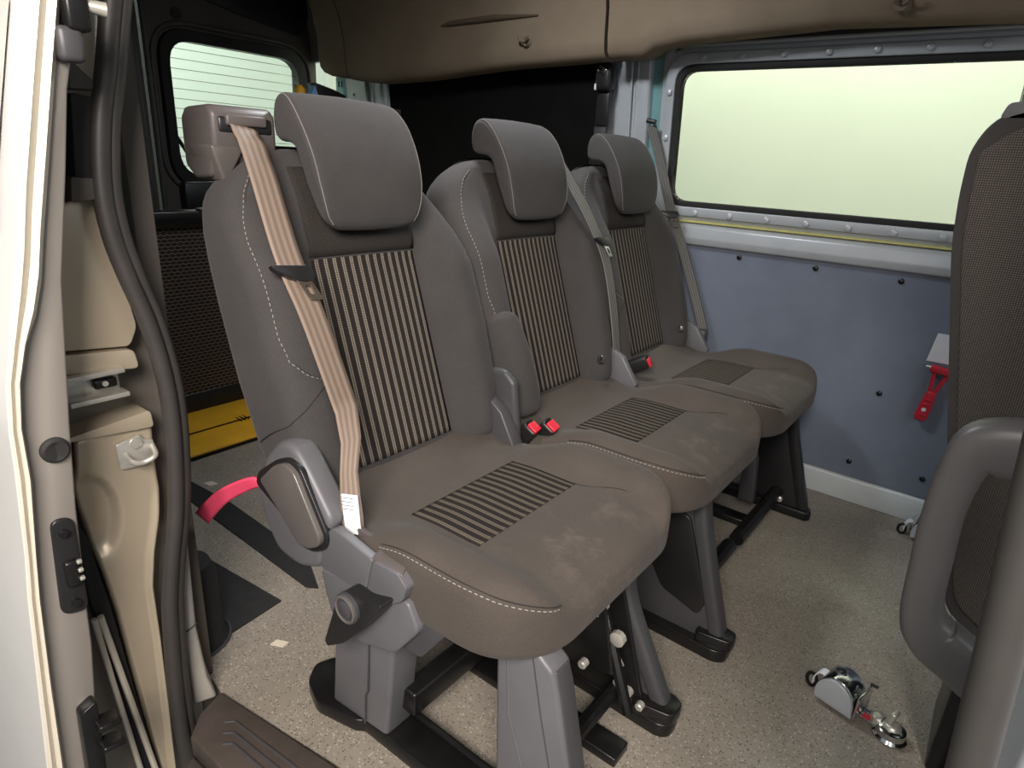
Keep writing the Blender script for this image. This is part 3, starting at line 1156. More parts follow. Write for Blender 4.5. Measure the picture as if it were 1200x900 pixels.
# belt: from slot over the backrest down to the side pocket
dz = [(-.182, .597, .001), (-.186, .580, .012), (-.188, .566, .022), (-.190, .55, .028), (-.197, .50, .046), (-.2035, .376, .068), (-.187, .275, .072), (-.166, .12, .070)]
tailp = [(.186, -.205, .575), (.200, -.222, .530), (.212, -.230, .495), (.218, -.232, .465), (.224, -.234, .42)]
tw = [.034, .028, .032, .036, .034]
td = [(.25, .95, .1), (.5, .85, .1), (.75, .6, .1), (.85, .5, .1), (.85, .5, .1)]
belt1 = belt_on_back(s1, dz, 'belt_tan', .047, tail=list(zip(tailp, tw, td)))
belt1['label'] = 'tan belt webbing'
tongue(belt1, PB(-.206, .352, .076), (0, 1, -.12), UB * -1 + Vector((0, .42, 0)), NB)
lb = link('care_tag', loft([[(.200, -.237, .500), (.226, -.226, .502), (.238, -.230, .440), (.214, -.241, .436)], [(.201, -.239, .500), (.227, -.228, .502), (.239, -.232, .440), (.215, -.243, .436)]]), 'white_label', belt1, smooth=False)
bm = bmesh.new()
for k in range(4):
    p = Vector((.2025 + .0012 * k, -.2395 - .0004 * k, .495 - .006 * k))
    tube([p, p + Vector((.018, .0078, .001))], .0005, 4, bm)
link('tag_print', bm, 'black_plastic', belt1)

# side recliner cover (grey), its satin pad, the belt pocket valance and lever; all on the near side
def slab_y(pts, y0, y1, name, mat, parent, bev, r=0.0, seg=3):
    pl_ = round_poly(pts, r, 4) if r else pts
    return link(name, prism(pl_, 'y', y0, y1), mat, parent, bevel=bev, seg=seg)


YN = -.235     # inner plane of the side covers
co = round_poly([(.003, .449), (.021, .389), (.054, .344), (.115, .338), (.176, .363), (.187, .413), (.215, .461), (.147, .541), (.116, .567), (.080, .558), (.038, .518)], .018, 4)
ci = [(x + (.006 if x > .1 else 0) - .012, z + .004) for x, z in co]
rc = link('recliner_cover', loft([[(x, -.267, z) for x, z in co], [(x, -.222, z) for x, z in ci]]), 'grey_plastic', s1, bevel=.011, seg=3)
pad = slab_y([(.040, .482), (.086, .524), (.116, .538), (.140, .531), (.201, .438), (.195, .421), (.167, .405), (.142, .402), (.094, .442)], -.282, -.262, 'cover_pad', 'satin_insert', rc, .006, r=.010)
slab_y([(.012, .462), (.024, .488), (.082, .530), (.116, .545), (.146, .538), (.210, .441), (.203, .416), (.170, .396), (.138, .392), (.082, .432)], -.273, -.260, 'pad_groove', 'black_plastic', rc, .002, r=.012)
# pink pull strap on the back of the cover
pk = catmull([(.018, -.250, .452), (-.005, -.262, .453), (-.055, -.265, .425), (-.115, -.268, .384), (-.168, -.271, .336), (-.198, -.272, .306)], 6)
ws = [.020 + .014 * i / (len(pk) - 1) for i in range(len(pk))]
strap = ribbon('pull_strap', pk, ws, [(.5, .45, -.7)] * len(pk), 'pink_plastic', s1, .006)
strap['label'] = 'pink pull strap'
# valance: upper pocket block, front block, lower shroud
slab_y([(.179, .371), (.189, .414), (.206, .450), (.217, .459), (.307, .444), (.289, .377), (.23, .373)], -.268, -.252, 'pocket_valance', 'grey_plastic', s1, .005, r=.006)
slab_y([(.309, .4435), (.362, .445), (.379, .431), (.370, .405), (.345, .386), (.291, .3765)], -.268, -.228, 'valance_front', 'grey_plastic', s1, .007, r=.006)
slab_y([(.190, .42), (.206, .442), (.235, .450), (.335, .447), (.362, .43), (.35, .40), (.20, .39)], -.234, -.224, 'valance_inner', 'guide_plastic', s1, .002)
link('valance_ledge', loft([[(.300, -.264, .4445), (.366, -.264, .4445), (.366, -.264, .43), (.300, -.264, .43)], [(.300, -.230, .460), (.350, -.230, .457), (.350, -.230, .43), (.300, -.230, .43)]]), 'guide_plastic', s1, bevel=.003)
link('belt_pocket', prism([(.206, -.256), (.300, -.256), (.300, -.234), (.206, -.234)], 'z', .38, .425), 'black_plastic', s1, bevel=.002)
slab_y([(.169, .362), (.286, .378), (.347, .387), (.372, .405), (.397, .362), (.346, .293), (.262, .265), (.195, .281), (.178, .325)], -.262, -.205, 'lower_shroud', 'grey_plastic', s1, .010, r=.012)
slab_y([(.340, .300), (.392, .365), (.42, .395), (.44, .375), (.39, .305)], -.250, -.15, 'shroud_flank', 'grey_plastic_dark', s1, .008, r=.008)
# lever: bar with round boss
lev = slab_y([(.250, .366), (.276, .390), (.310, .388), (.354, .403), (.348, .388), (.305, .331), (.263, .284), (.221, .254), (.215, .262), (.242, .334)], -.292, -.258, 'recline_lever', 'black_plastic', s1, .008, r=.010)
BC = (.281, .362)
link('boss', tube([(BC[0], -.288, BC[1]), (BC[0], -.297, BC[1]), (BC[0], -.299, BC[1])], [.025, .025, .021], 24), 'grey_plastic_dark', lev)
link('boss_ring', tube([(BC[0] + .0205 * cos(a), -.2995, BC[1] + .0205 * sin(a)) for a in [i / 24 * 2 * pi for i in range(25)]], .003, 6), 'satin_insert', lev)
link('boss_cap', tube([(BC[0], -.298, BC[1]), (BC[0], -.3015, BC[1]), (BC[0], -.303, BC[1])], [.015, .015, .012], 20), 'grey_plastic_dark', lev)
# rear leg block with moulded seam, front leg and far leg
rl = link('leg', loft([[(.128, -.222, .026), (.268, -.212, .026), (.268, -.15, .026), (.128, -.15, .026)], [(.165, -.232, .30), (.305, -.222, .31), (.305, -.155, .31), (.165, -.155, .30)]]), 'grey_plastic', s1, bevel=.008, seg=3)
link('moulded_rib', tube([(.218, -.2185, .03), (.224, -.2205, .10), (.232, -.2215, .115), (.246, -.225, .28)], .002, 6), 'grey_plastic_dark', rl)
near_pts = [(.482, .38), (.485, .29), (.495, .10), (.490, .012), (.664, .012), (.656, .05), (.622, .19), (.589, .325), (.580, .352), (.54, .38)]
fl_pts = [(.600, .415), (.586, .372), (.600, .325), (.632, .19), (.664, .05), (.668, .015)]
L1 = link('leg', prism(near_pts, 'y', -.19, -.145), 'grey_plastic', s1, bevel=.006)
link('leg_face', loft([[(x - .03, y, z) for y in (-.183, -.15)] + [(x + .0025, y, z) for y in (-.15, -.183)] for x, z in [(.580, .350), (.589, .325), (.622, .19), (.656, .05), (.664, .015)]]), 'grey_plastic_dark', L1, bevel=.002)  # darker plastic strip paints in shade on the leg's front face
link('moulded_rib', tube([(.505, -.190, .34), (.512, -.190, .24), (.545, -.190, .15), (.575, -.190, .03)], .0022, 6), 'grey_plastic', L1)
link('moulded_rib', tube([(.545, -.190, .37), (.568, -.190, .27), (.592, -.190, .18)], .0012, 6), 'grey_plastic_dark', L1)
L2 = leg_plate(s1, .17, .024, [(.40, .33), (.42, .06), (.44, .012), (.640, .012), (.630, .05), (.545, .21), (.515, .25), (.52, .34)], [(.536, .36), (.522, .30), (.532, .235), (.585, .13), (.632, .04), (.640, .012)], 'grey_plastic_dark')

# black floor frame: side rails, cross bars, feet, latch
link('floor_rail', prism(round_poly([(.055, -.225), (.11, -.245), (.20, -.225), (.21, -.215), (.66, -.205), (.66, -.14), (.16, -.145), (.045, -.15), (.03, -.19)], .012, 3), 'z', 0.0, .028), 'black_metal', s1, bevel=.004)
link('rail_lip', tube([(.20, -.148, .036), (.66, -.148, .036)], .006, 8), 'black_metal', s1)
link('floor_rail', prism(round_poly([(.10, .14), (.63, .13), (.648, .145), (.648, .18), (.63, .192), (.10, .19)], .012, 3), 'z', 0.0, .030), 'black_metal', s1, bevel=.004)
link('foot_bracket', prism(round_poly([(.57, .125), (.648, .14), (.652, .182), (.63, .194), (.57, .19)], .012, 3), 'z', 0.028, .055), 'black_metal', s1, bevel=.004)
link('cross_bar', bx((.285, 0.0, .095), (.040, .36, .050)), 'black_metal', s1, bevel=.005)
link('cross_bar', tube([(.535, -.155, .06), (.535, .16, .06)], .015, 10), 'black_metal', s1)
link('under_panel', bx((.30, .02, .31), (.34, .27, .05)), 'black_metal', s1, bevel=.006)
link('floor_rail', prism([(.20, .02), (.60, .02), (.60, .07), (.20, .07)], 'z', .0, .02), 'black_metal', s1, bevel=.003)
mech = empty('latch_mechanism', (0.50, 0.05, 0.18))
mech.parent = s1
link('latch_plate', prism([(-.08, -.16), (.10, -.16), (.02, .10), (-.08, .14)], 'y', .085, .093), 'black_metal', mech, bevel=.003)
link('latch_plate', prism([(-.06, -.05), (.06, -.02), (.03, .11), (-.06, .11)], 'y', .0, .008), 'black_metal', mech, bevel=.003)
link('spring', tube([(.02 + .0 * t, .02 + .004 * t / 6, .07 + .0) if False else (.01 + .009 * cos(t), .0 + .0010 * t, .085 + .009 * sin(t)) for t in [i * .5 for i in range(80)]], .0016, 5), 'zinc', mech)
for (x, y, z, r) in ((.055, .02, .05, .014), (.07, .06, -.09, .010), (.04, .08, -.10, .008), (.03, -.05, .03, .008), (.09, .08, -.125, .008)):
    link('bolt', tube([(x, y, z), (x, y - .012, z), (x, y - .014, z)], [r, r, r * .7], 10), 'zinc', mech)
link('gas_strut', tube([(-.05, .09, .12), (.02, .05, .02), (.09, .02, -.10)], .011, 8), 'black_metal', mech)
link('chrome_rod', cyl((.045, .07, -.045), (.025, .05, -.06), .009, 10), 'zinc', mech)

# right hand recliner arm and inner buckles
link('recliner_arm', loft([[Vector(p) + Vector((0, y, 0)) for p in ((.09, 0, .555), (.106, 0, .580), (.145, 0, .582), (.172, 0, .560), (.195, 0, .40), (.11, 0, .38))] for y in (.230, .252)]), 'grey_plastic_dark', s1, bevel=.010, seg=3)

# --- middle and far seats: copies of the shared seat parts -------------------
def copy_parts(root):
    for o in shared:
        c = o.copy()
        COL.objects.link(c)
        c.parent = root
        for g in o.children:
            d = g.copy()
            COL.objects.link(d)
            d.parent = c


s2 = empty('passenger_seat', (SX - .004, 1.288, 0))
copy_parts(s2)
tag(s2, 'middle grey cloth passenger seat, its grey belt falling from the right shoulder', 'seat', SEAT_GROUP)
s3 = empty('passenger_seat', (SX, 1.792, 0))
copy_parts(s3)
tag(s3, 'farthest grey cloth passenger seat, next to the blue-grey side panel', 'seat', SEAT_GROUP)

# middle seat: guide, belt, leg, side flap
g2 = guide_box(s2, .152, 'grey_plastic_dark', .62)
b2 = belt_on_back(s2, [(.150, .585, .012), (.160, .55, .035), (.178, .48, .055), (.205, .40, .068), (.235, .30, .074), (.240, .20, .072), (.242, .10, .062), (.246, .03, .05)], 'belt_grey', .044, tail=[((.150, .250, .47), .030, (.1, .95, .1)), ((.165, .246, .45), .026, (.1, .95, .1))])
tongue(b2, PB(.222, .342, .080), (0, 1, -.1), UB * -1 + Vector((0, .35, 0)), NB, .9)
buckle('belt_buckle', s3, (.161, -.215, .47), (radians(14), radians(60), radians(30)))
link('button', tube([PB(.150, .035, .052), PB(.150, .035, .060), PB(.150, .035, .063)], [.010, .010, .006], 14), 'chrome', s2)
link('button', tube([PB(.150, .035, .052), PB(.150, .035, .060), PB(.150, .035, .063)], [.010, .010, .006], 14), 'chrome', s3)
# cloth flap hanging over the recliner on the middle seat's near side
bm = bmesh.new()
rings = []
for k in range(9):
    t = k / 8
    s = .22 - .25 * t
    bulge = .022 * sin(pi * (t * .9 + .1))
    rings.append([PB(-.24 + .005 * t, s, -.03), PB(-.262 + .01 * t, s, .02), PB(-.245 + .01 * t, s, .066 + bulge), PB(-.205 + .03 * t, s, .076 + bulge), PB(-.178 + .04 * t, s, .062 + bulge * .6), PB(-.18 + .04 * t, s, .0)])
link('side_flap', loft(rings), 'seat_cloth', s2, subsurf=2)
near2 = [(.40, .34), (.42, .05), (.43, .012), (.648, .012), (.638, .06), (.562, .30), (.553, .36)]
L3 = leg_plate(s2, -.085, .030, near2, [(.560, .37), (.567, .315), (.594, .215), (.641, .06), (.648, .015)], 'grey_plastic_dark')
link('recess_panel', prism(round_poly([(.45, .32), (.445, .20), (.495, .115), (.585, .085), (.597, .12), (.535, .31)], .012, 3), 'y', -.108, -.099), 'black_plastic', L3, bevel=.003)
link('floor_rail', prism(round_poly([(.38, -.12), (.64, -.125), (.662, -.11), (.662, -.07), (.64, -.055), (.38, -.055)], .012, 3), 'z', 0, .03), 'black_metal', s2, bevel=.004)
link('foot_bracket', prism(round_poly([(.59, -.122), (.668, -.108), (.668, -.068), (.59, -.052)], .012, 3), 'z', .028, .055), 'black_metal', s2, bevel=.004)
link('cross_bar', tube([(.53, -.06, .06), (.53, .255, .06)], .020, 10), 'black_metal', s2)
link('brace', loft([[Vector(p) + Vector((0, y, 0)) for p in ((.47, 0, .30), (.51, 0, .30), (.555, 0, .07), (.515, 0, .05))] for y in (.05, .085)]), 'black_metal', s2, bevel=.005)
link('under_panel', bx((.32, .03, .31), (.34, .36, .05)), 'black_metal', s2, bevel=.006)
# far seat: far leg, frame, strut
L4 = leg_plate(s3, .17, .024, [(.40, .33), (.44, .06), (.45, .012), (.632, .012), (.622, .05), (.535, .33)], [(.542, .34), (.552, .27), (.588, .15), (.620, .05), (.626, .012)], 'black_plastic')
link('floor_rail', prism([(.25, .14), (.63, .14), (.642, .155), (.632, .19), (.25, .19)], 'z', 0, .03), 'black_metal', s3, bevel=.004)
link('cross_bar', tube([(.53, -.205, .06), (.53, .17, .06)], .020, 10), 'black_metal', s3)
link('brace', loft([[Vector(p) + Vector((0, y, 0)) for p in ((.40, 0, .33), (.44, 0, .33), (.485, 0, .20), (.50, 0, .06), (.45, 0, .06), (.45, 0, .20))] for y in (.02, .055)]), 'grey_plastic_dark', s3, bevel=.006)
link('floor_rail', prism([(.20, -.03), (.52, -.03), (.52, .02), (.20, .02)], 'z', .0, .022), 'black_metal', s3, bevel=.003)
link('under_panel', bx((.32, 0, .31), (.34, .36, .05)), 'black_metal', s3, bevel=.006)
for (x, y, z) in ((.55, .13, .055), (.46, .02, .33), (.50, .08, .325)):
    link('bolt', tube([(x, y, z), (x, y - .01, z), (x, y - .012, z)], [.009, .009, .006], 10), 'zinc', s3)
# grey recliner side plates between backrest and cushion
for sr, yy in ((s2, .225), (s3, .225)):
    link('recliner_plate', prism([(.10, .40), (.19, .40), (.215, .44), (.165, .51), (.12, .53)], 'y', yy, yy + .02), 'grey_plastic', sr, bevel=.004)
link('recliner_plate', prism([(.10, .38), (.19, .38), (.205, .43), (.165, .50), (.12, .53)], 'y', .20, .235), 'grey_plastic_dark', s1, bevel=.004)
# inner pair of buckles between the near and the middle seat
buckle('belt_buckle', s2, (.180, -.240, .418), (radians(8), radians(32), radians(6)))
buckle('belt_buckle', s2, (.205, -.207, .424), (radians(14), radians(36), radians(10)))
# far seat belt hangs from the window pillar
pts = [(-1.03 - SX, 2.05 - 1.792, 1.135), (-.985 - SX, 2.05 - 1.792, 1.03), (-.925 - SX, 2.055 - 1.792, .875), (-.86 - SX, 2.06 - 1.792, .74), (-.79 - SX, 2.065 - 1.792, .58), (-.755 - SX, 2.07 - 1.792, .49)]
P = catmull(pts, 8)
b3 = ribbon('belt_webbing', P, [.031] * len(P), [(.75, .62, .25)] * len(P), 'belt_grey', s3)
tongue(b3, Vector((-.915 - SX, 2.03 - 1.792, .865)), (.8, .6, 0), (.45, 0, -1), (.4, -.9, .2), .9)
link('belt_anchor', bx((.165, .27, .475), (.045, .03, .045)), 'grey_plastic_dark', s3, bevel=.010)
link('belt_loop', tube([(-1.045 - SX, 2.045 - 1.792, 1.15), (-1.015 - SX, 2.045 - 1.792, 1.145)], .008, 10), 'black_plastic', b3)

# ------------------------------------------------------------------ hanging belt reel on the window pillar
hb = empty('belt_reel', (-1.205, 2.035, 1.29))
tag(hb, 'black belt reel and strap hanging on the window pillar above the far headrest', 'belt reel')
link('reel', bx((-.005, -.005, -.01), (.06, .05, .085)), 'black_plastic', hb, bevel=.014, seg=3)
link('reel_clip', bx((-.005, -.033, .01), (.030, .006, .020), Matrix.Rotation(radians(30), 3, 'Y')), 'chrome', hb, bevel=.002)
link('reel_clip', bx((-.028, -.025, -.04), (.008, .01, .02)), 'white_label', hb, bevel=.002)
link('strap_sleeve', bx((-.006, .0, -.105), (.048, .018, .11)), 'black_plastic', hb, bevel=.004)
link('strap', bx((-.012, .004, -.21), (.044, .010, .12)), 'grey_plastic_dark', hb, bevel=.002)
link('strap_end', bx((-.014, .0, -.285), (.05, .02, .03)), 'black_plastic', hb, bevel=.004)
link('knob', tube([(.036, .01, -.265), (.036, -.02, -.265), (.036, -.024, -.265)], [.013, .013, .008], 14), 'black_plastic', hb)

# small things on the ledge behind the near headrest
o = link('blue_wallet', loft([[(-2.30, 1.612, 1.18), (-2.30, 1.660, 1.18), (-2.30, 1.642, 1.232)], [(-2.27, 1.612, 1.18), (-2.27, 1.660, 1.18), (-2.27, 1.642, 1.232)]]), 'blue_film', smooth=False)
tag(o, 'pale blue packet peeking over the near headrest, left of the black box', 'packet')
o = link('black_box', prism([(1.665, 1.18), (1.80, 1.18), (1.80, 1.212), (1.745, 1.228), (1.655, 1.245)], 'x', -2.34, -2.285), 'black_plastic', bevel=.003)
tag(o, 'black box peeking over the near headrest, beside the pale plate', 'box')
o = link('yellow_cap', tube([(-2.30, 1.594, 1.18), (-2.30, 1.594, 1.215), (-2.30, 1.590, 1.228)], [.022, .020, .010], 12), 'yellow_paint')
tag(o, 'small yellow cap peeking over the near headrest against the rear window', 'cap')
shelf = link('trim_3', bx((-2.31, 1.80, 1.17), (.20, .46, .02)), 'dark_trim', smooth=False)
struct(shelf)

# ------------------------------------------------------------------ emergency hammer and card on the panel
hm = empty('emergency_hammer', (-0.078, wy(.43) - .026, .43), (radians(5.7), radians(8), 0))
tag(hm, 'red emergency window hammer clipped to the blue-grey side panel', 'hammer')
link('head', bx((.0, 0, .075), (.060, .018, .020)), 'red_plastic', hm, bevel=.004)
link('point', tube([(-.03, 0, .075), (-.042, 0, .075)], [.006, .002], 10), 'zinc', hm)
for s in (-1, 1):
    link('arm', tube([(s * .017, 0, .07), (s * .012, 0, .04), (s * .006, 0, .005)], .0055, 8), 'red_plastic', hm)
link('handle', loft([[(x * w, y * .009, z) for x, y in ((-1, -1), (1, -1), (1, 1), (-1, 1))] for z, w in ((.008, .010), (-.005, .014), (-.045, .016), (-.075, .017), (-.088, .013))]), 'red_plastic', hm, bevel=.004)
for z in (-.018, -.034, -.066):
    link('grip_rib', bx((0, -.0095, z), (.020, .003, .006)), 'red_plastic', hm, bevel=.001)
link('mark', tube([(.0, -.0088, -.05), (.0, -.0102, -.05)], .006, 12), 'white_label', hm)
o = link('white_card', loft([[(x, wy(z) - y, z) for x, z in ((-.113, .523), (.02, .523), (.02, .608), (-.103, .608))] for y in (.0125, .014)]), 'white_label', smooth=False)
tag(o, 'blank white card on the side panel above the red hammer', 'card')

# ------------------------------------------------------------------ wheelchair tie-downs
def tie_down(loc, rot, label):
    r = empty('wheelchair_tie_down', loc, (0, 0, rot))
    tag(r, label, 'tie-down')
    # reel housing: half drum lying on the floor, axis across
    prof = [(-.045, .012), (-.047, .04), (-.036, .068), (-.012, .086), (.016, .082), (.038, .058), (.046, .012)]
    prof = [(p.x, p.y) for p in catmull([(x, z, 0) for x, z in prof], 4)]
    link('housing', prism(prof, 'y', -.035, .03), 'chrome', r, bevel=.003)
    inner = [(x * .97, .012 + (z - .012) * .96) for x, z in prof]
    link('side_cap', prism(inner, 'y', -.043, -.035), 'silver_paint', r, bevel=.003)
    link('release', tube([(-.012, -.0, .083), (-.014, .0, .089), (-.0145, .0, .0905)], [.012, .012, .009], 16), 'black_plastic', r)
    link('release_ring', tube([(-.013 + .013 * cos(a), .013 * sin(a), .0865 - .0045 * cos(a) * -1 * .3) for a in [i / 20 * 2 * pi for i in range(21)]], .002, 6), 'chrome', r)
    # strap and hook
    P = catmull([(-.030, .0, .055), (-.050, .0, .058), (-.062, .0, .042), (-.064, .0, .016)], 6)
    ribbon('strap', P, [.026] * len(P), [(0, 1, 0)] * len(P), 'white_label', r, .003)
    link('hook', tube([(-.066 + .012 * cos(a) - .003, -.006, .022 + .018 * sin(a)) for a in [i / 20 * 2 * pi for i in range(21)]], .0045, 8), 'black_metal', r)
    # arm with nut and floor knob
    link('arm', prism(round_poly([(.03, -.016), (.115, -.016), (.115, .016), (.03, .016)], .01, 3), 'z', .014, .020), 'chrome', r, bevel=.001)
    link('end_plate', bx((.049, -.004, .045), (.004, .074, .066)), 'chrome', r, bevel=.001)
    link('pin', tube([(.045, .03, .078), (.062, .03, .080)], [.004, .004], 8), 'chrome', r)
    n = link('nut', tube([(.082, .0, .02), (.082, .0, .034), (.082, .0, .036)], [.014, .014, .009], 6), 'zinc', r, smooth=False)
    link('warning_tag', bx((.066, -.012, .023), (.016, .012, .004)), 'red_plastic', r)
    link('floor_anchor', tube([(.116, 0, 0), (.116, 0, .006), (.116, 0, .012), (.116, 0, .026), (.116, 0, .030)], [.036, .036, .031, .030, .024], 28), 'chrome', r)
    link('anchor_post', tube([(.116, 0, .03), (.116, 0, .036), (.116, 0, .040)], [.020, .017, .010], 16), 'zinc', r)
    link('anchor_knob', bx((.112, 0, .055), (.014, .028, .034), Matrix.Rotation(radians(15), 3, 'Y')), 'zinc', r, bevel=.006, seg=3)
    return r


t1 = tie_down((-.048, 1.230, 0), radians(-14), 'chrome wheelchair tie-down reel with floor anchor knob on the open floor')
t2 = tie_down((.005, 2.085, 0), radians(10), 'chrome wheelchair tie-down reel beside the white skirting under the panel')

t1.scale = t2.scale = (.84, .84, .84)

# ------------------------------------------------------------------ front seat (right edge), behind the grab handle
K = 1.05 / .85


def fz(z):
    return CAMH - (CAMH - z) * K


fs = empty('cab_seat', (0.15, 1.1, 0))
tag(fs, 'front seat back in coarse woven grey cloth at the right edge, behind the grab handle', 'seat')
side = [(-.046, 1.069), (-.060, 1.036), (-.062, .993), (-.054, .94), (-.046, .85), (-.012, .76), (.015, .64), (.036, .539), (.047, .507), (.079, .486), (.20, .45), (.42, .45), (.42, 1.09), (-.025, 1.09), (-.037, 1.081)]
side = [(-.037, 1.075), (-.050, 1.062), (-.0595, 1.038), (-.058, .993), (-.052, .94), (-.034, .86), (-.012, .76), (.013, .65), (.036, .545), (.045, .512), (.075, .492), (.14, .468), (.42, .45), (.42, 1.085), (.0, 1.085)]
side = [(x * K - .15, fz(z)) for x, z in side]
link('backrest', prism(round_poly(side, .02, 3), 'y', -.05, .30), 'seat_cloth', fs, bevel=.022, seg=4)
front = [(x + .012 if i < 11 else x, z - (.02 if i in (0, 1, 14) else 0) + (.015 if i in (9, 10, 11, 12) else 0)) for i, (x, z) in enumerate(side)]
link('woven_panel', prism(round_poly(front, .02, 3), 'y', -.056, -.03), 'woven_cloth', fs, bevel=.006)
link('headrest_bezel', prism(round_poly([(-.202, 1.085), (-.196, 1.104), (-.10, 1.110), (-.10, 1.085)], .006, 3), 'y', -.05, .03), 'grey_plastic', fs, bevel=.008)
link('headrest_post', cyl((-.180, -.03, 1.10), (-.184, -.03, 1.24), .007, 12), 'chrome', fs)
link('post', prism([(-.042, .03), (-.012, .05), (.0, .28), (-.045, .28)], 'x', -.03, .03) if False else bx((-.02, .17, .22), (.045, .20, .44)), 'black_metal', fs, bevel=.006)
link('cushion', bx((.18, .18, .42), (.36, .42, .14)), 'dark_cloth', fs, bevel=.03, seg=4)
link('seat_base', bx((.12, .18, .18), (.26, .34, .36)), 'black_metal', fs, bevel=.01)

# ------------------------------------------------------------------ grab handle loop
gy = .66
kk = gy / .62


def gp(x, z):
    return (x * kk, gy, CAMH - (CAMH - z) * kk)


gh = empty('grab_handle', gp(.03, .70))
tag(gh, 'grey plastic loop grab handle at the right edge of the doorway', 'grab handle')
o0 = Vector(gp(.03, .70))
path = [(.16, .806), (.075, .808), (.040, .806), (.019, .796), (.012, .770), (.0105, .73), (.0125, .69), (.0165, .642), (.028, .618), (.055, .602), (.16, .545)]
path = [Vector(gp(*p)) - o0 for p in path]
P = catmull(path, 8)
rings = []
for i, p in enumerate(P):
    t = (P[min(i + 1, len(P) - 1)] - P[max(i - 1, 0)]).normalized()
    yv = Vector((0, -1, 0))
    nn = t.cross(yv).normalized()
    hw = .0165 + .010 * abs(t.x) ** 1.2
    hd = .020
    ring = []
    for k in range(20):
        a = 2 * pi * k / 20
        c, s_ = cos(a), sin(a)
        ring.append(p + nn * hw * math.copysign(abs(c) ** .6, c) + yv * hd * math.copysign(abs(s_) ** .6, s_))
    rings.append(ring)
link('loop', loft(rings), 'handle_plastic', gh, auto=0)
link('parting_line', tube([Vector(gp(*p)) - o0 + Vector((0, -.0165, 0)) for p in ((.022, .814), (.045, .816), (.060, .818))], .0012, 6), 'black_plastic', gh)
# handle is screwed to the front door pillar
bp = struct(link('trim_4', bx((.165, .495, .70), (.186, .24, 2.0)), 'silver_paint', bevel=.012, seg=3))
sp = catmull([(.024, .36, 1.02), (.029, .36, .93), (.0355, .36, .856), (.041, .36, .812), (.0465, .36, .764), (.052, .36, .70), (.058, .36, .60), (.062, .36, .45), (.064, .36, .2), (.064, .36, -.05)], 6)
fsl = link('front_door_seal', tube([Vector(p) + Vector((.004, 0, 0)) * smooth(.72, .9, p[2]) for p in sp], .0105, 14), 'seal_dark')
tag(fsl, 'dark rubber door seal slanting up the right edge of the doorway', 'seal')

# ------------------------------------------------------------------ rear door jamb on the left
jb = struct(link('door_1_jamb' if False else 'trim_5', bmesh.new(), 'beige_paint'))
def jamb_piece(name, outline, x0, x1, mat, bev=.004, parent=jb):
    return link(name, prism(outline, 'x', x0, x1), mat, parent, bevel=bev, seg=3)


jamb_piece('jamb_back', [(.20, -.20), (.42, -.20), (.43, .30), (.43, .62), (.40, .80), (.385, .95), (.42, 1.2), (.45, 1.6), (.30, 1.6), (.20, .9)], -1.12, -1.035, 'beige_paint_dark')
jamb_piece('upper_panel', round_poly([(.270, .722), (.372, .712), (.385, .74), (.372, .83), (.358, .93), (.318, .918), (.270, .90)], .008, 3), -1.05, -.990, 'beige_paint', .010)
jamb_piece('upper_ledge', round_poly([(.270, .690), (.378, .678), (.374, .708), (.270, .718)], .008, 3), -1.05, -.984, 'beige_paint', .006)
jamb_piece('upper_post', [(.345, .93), (.372, .93), (.385, 1.05), (.41, 1.25), (.36, 1.25), (.34, 1.05)], -1.05, -1.0, 'cream_paint', .006)
jamb_piece('lower_ledge', round_poly([(.270, .596), (.384, .608), (.386, .580), (.270, .590)], .006, 3), -1.05, -.984, 'beige_paint', .006)
jl = [(.62, .283), (.589, .283), (.525, .275), (.471, .274), (.377, .282), (.271, .295), (.123, .304), (-.09, .317), (-.16, .322)]
jr = [(.62, .389), (.570, .389), (.518, .387), (.472, .387), (.421, .378), (.36, .362), (.301, .353), (.188, .352), (-.105, .342), (-.16, .340)]


def jamb_x(y, z, yl, yr):
    # pressed hollow on the left, rounded flange along the right edge below the bulge
    d2 = ((y - .283) / .042) ** 2 + ((z - .455) / .075) ** 2
    x = -.993 - .016 * (1 - smooth(.55, 1.1, d2))
    e = (yr - y)
    x += .007 * (1 - smooth(.004, .014, e)) * smooth(.50, .42, z)
    x -= .020 * (1 - smooth(.0, .004, y - yl)) * smooth(.50, .40, z)
    x -= .018 * (1 - smooth(.0, .003, e))
    return x


bm = bmesh.new()
gridv = []
NZ, NY = 70, 26
for i in range(NZ + 1):
    z = -.16 + (.588 + .16) * i / NZ
    yl = lerp_table(jl[::-1], z)
    yr = lerp_table(jr[::-1], z)
    gridv.append([bm.verts.new((jamb_x(yl + (yr - yl) * j / NY, z, yl, yr), yl + (yr - yl) * j / NY, z)) for j in range(NY + 1)])
for i in range(NZ):
    for j in range(NY):
        bm.faces.new((gridv[i][j], gridv[i][j + 1], gridv[i + 1][j + 1], gridv[i + 1][j]))
lp = link('lower_panel', bm, 'beige_paint', jb, auto=0)
lm = lp.modifiers.new('thickness', 'SOLIDIFY')
lm.thickness = .012
lm.offset = -1
# pale flanges at the foot of the jamb
for (ya, yb, w) in ((.268, .306, .005), (.259, .283, .0045)):
    link('foot_flange', tube([(-.985, ya, .290), (-.985, ya + (yb - ya) * .36, .16), (-.985, yb + .006, -.13)], w, 8), 'cream_paint', jb)
link('foot_gap', prism([(.262, .47), (.276, .42), (.288, .30), (.300, .12), (.318, -.13), (.300, -.13), (.275, .20), (.262, .32)], 'x', -1.02, -1.0), 'black_rubber', jb, bevel=.002)
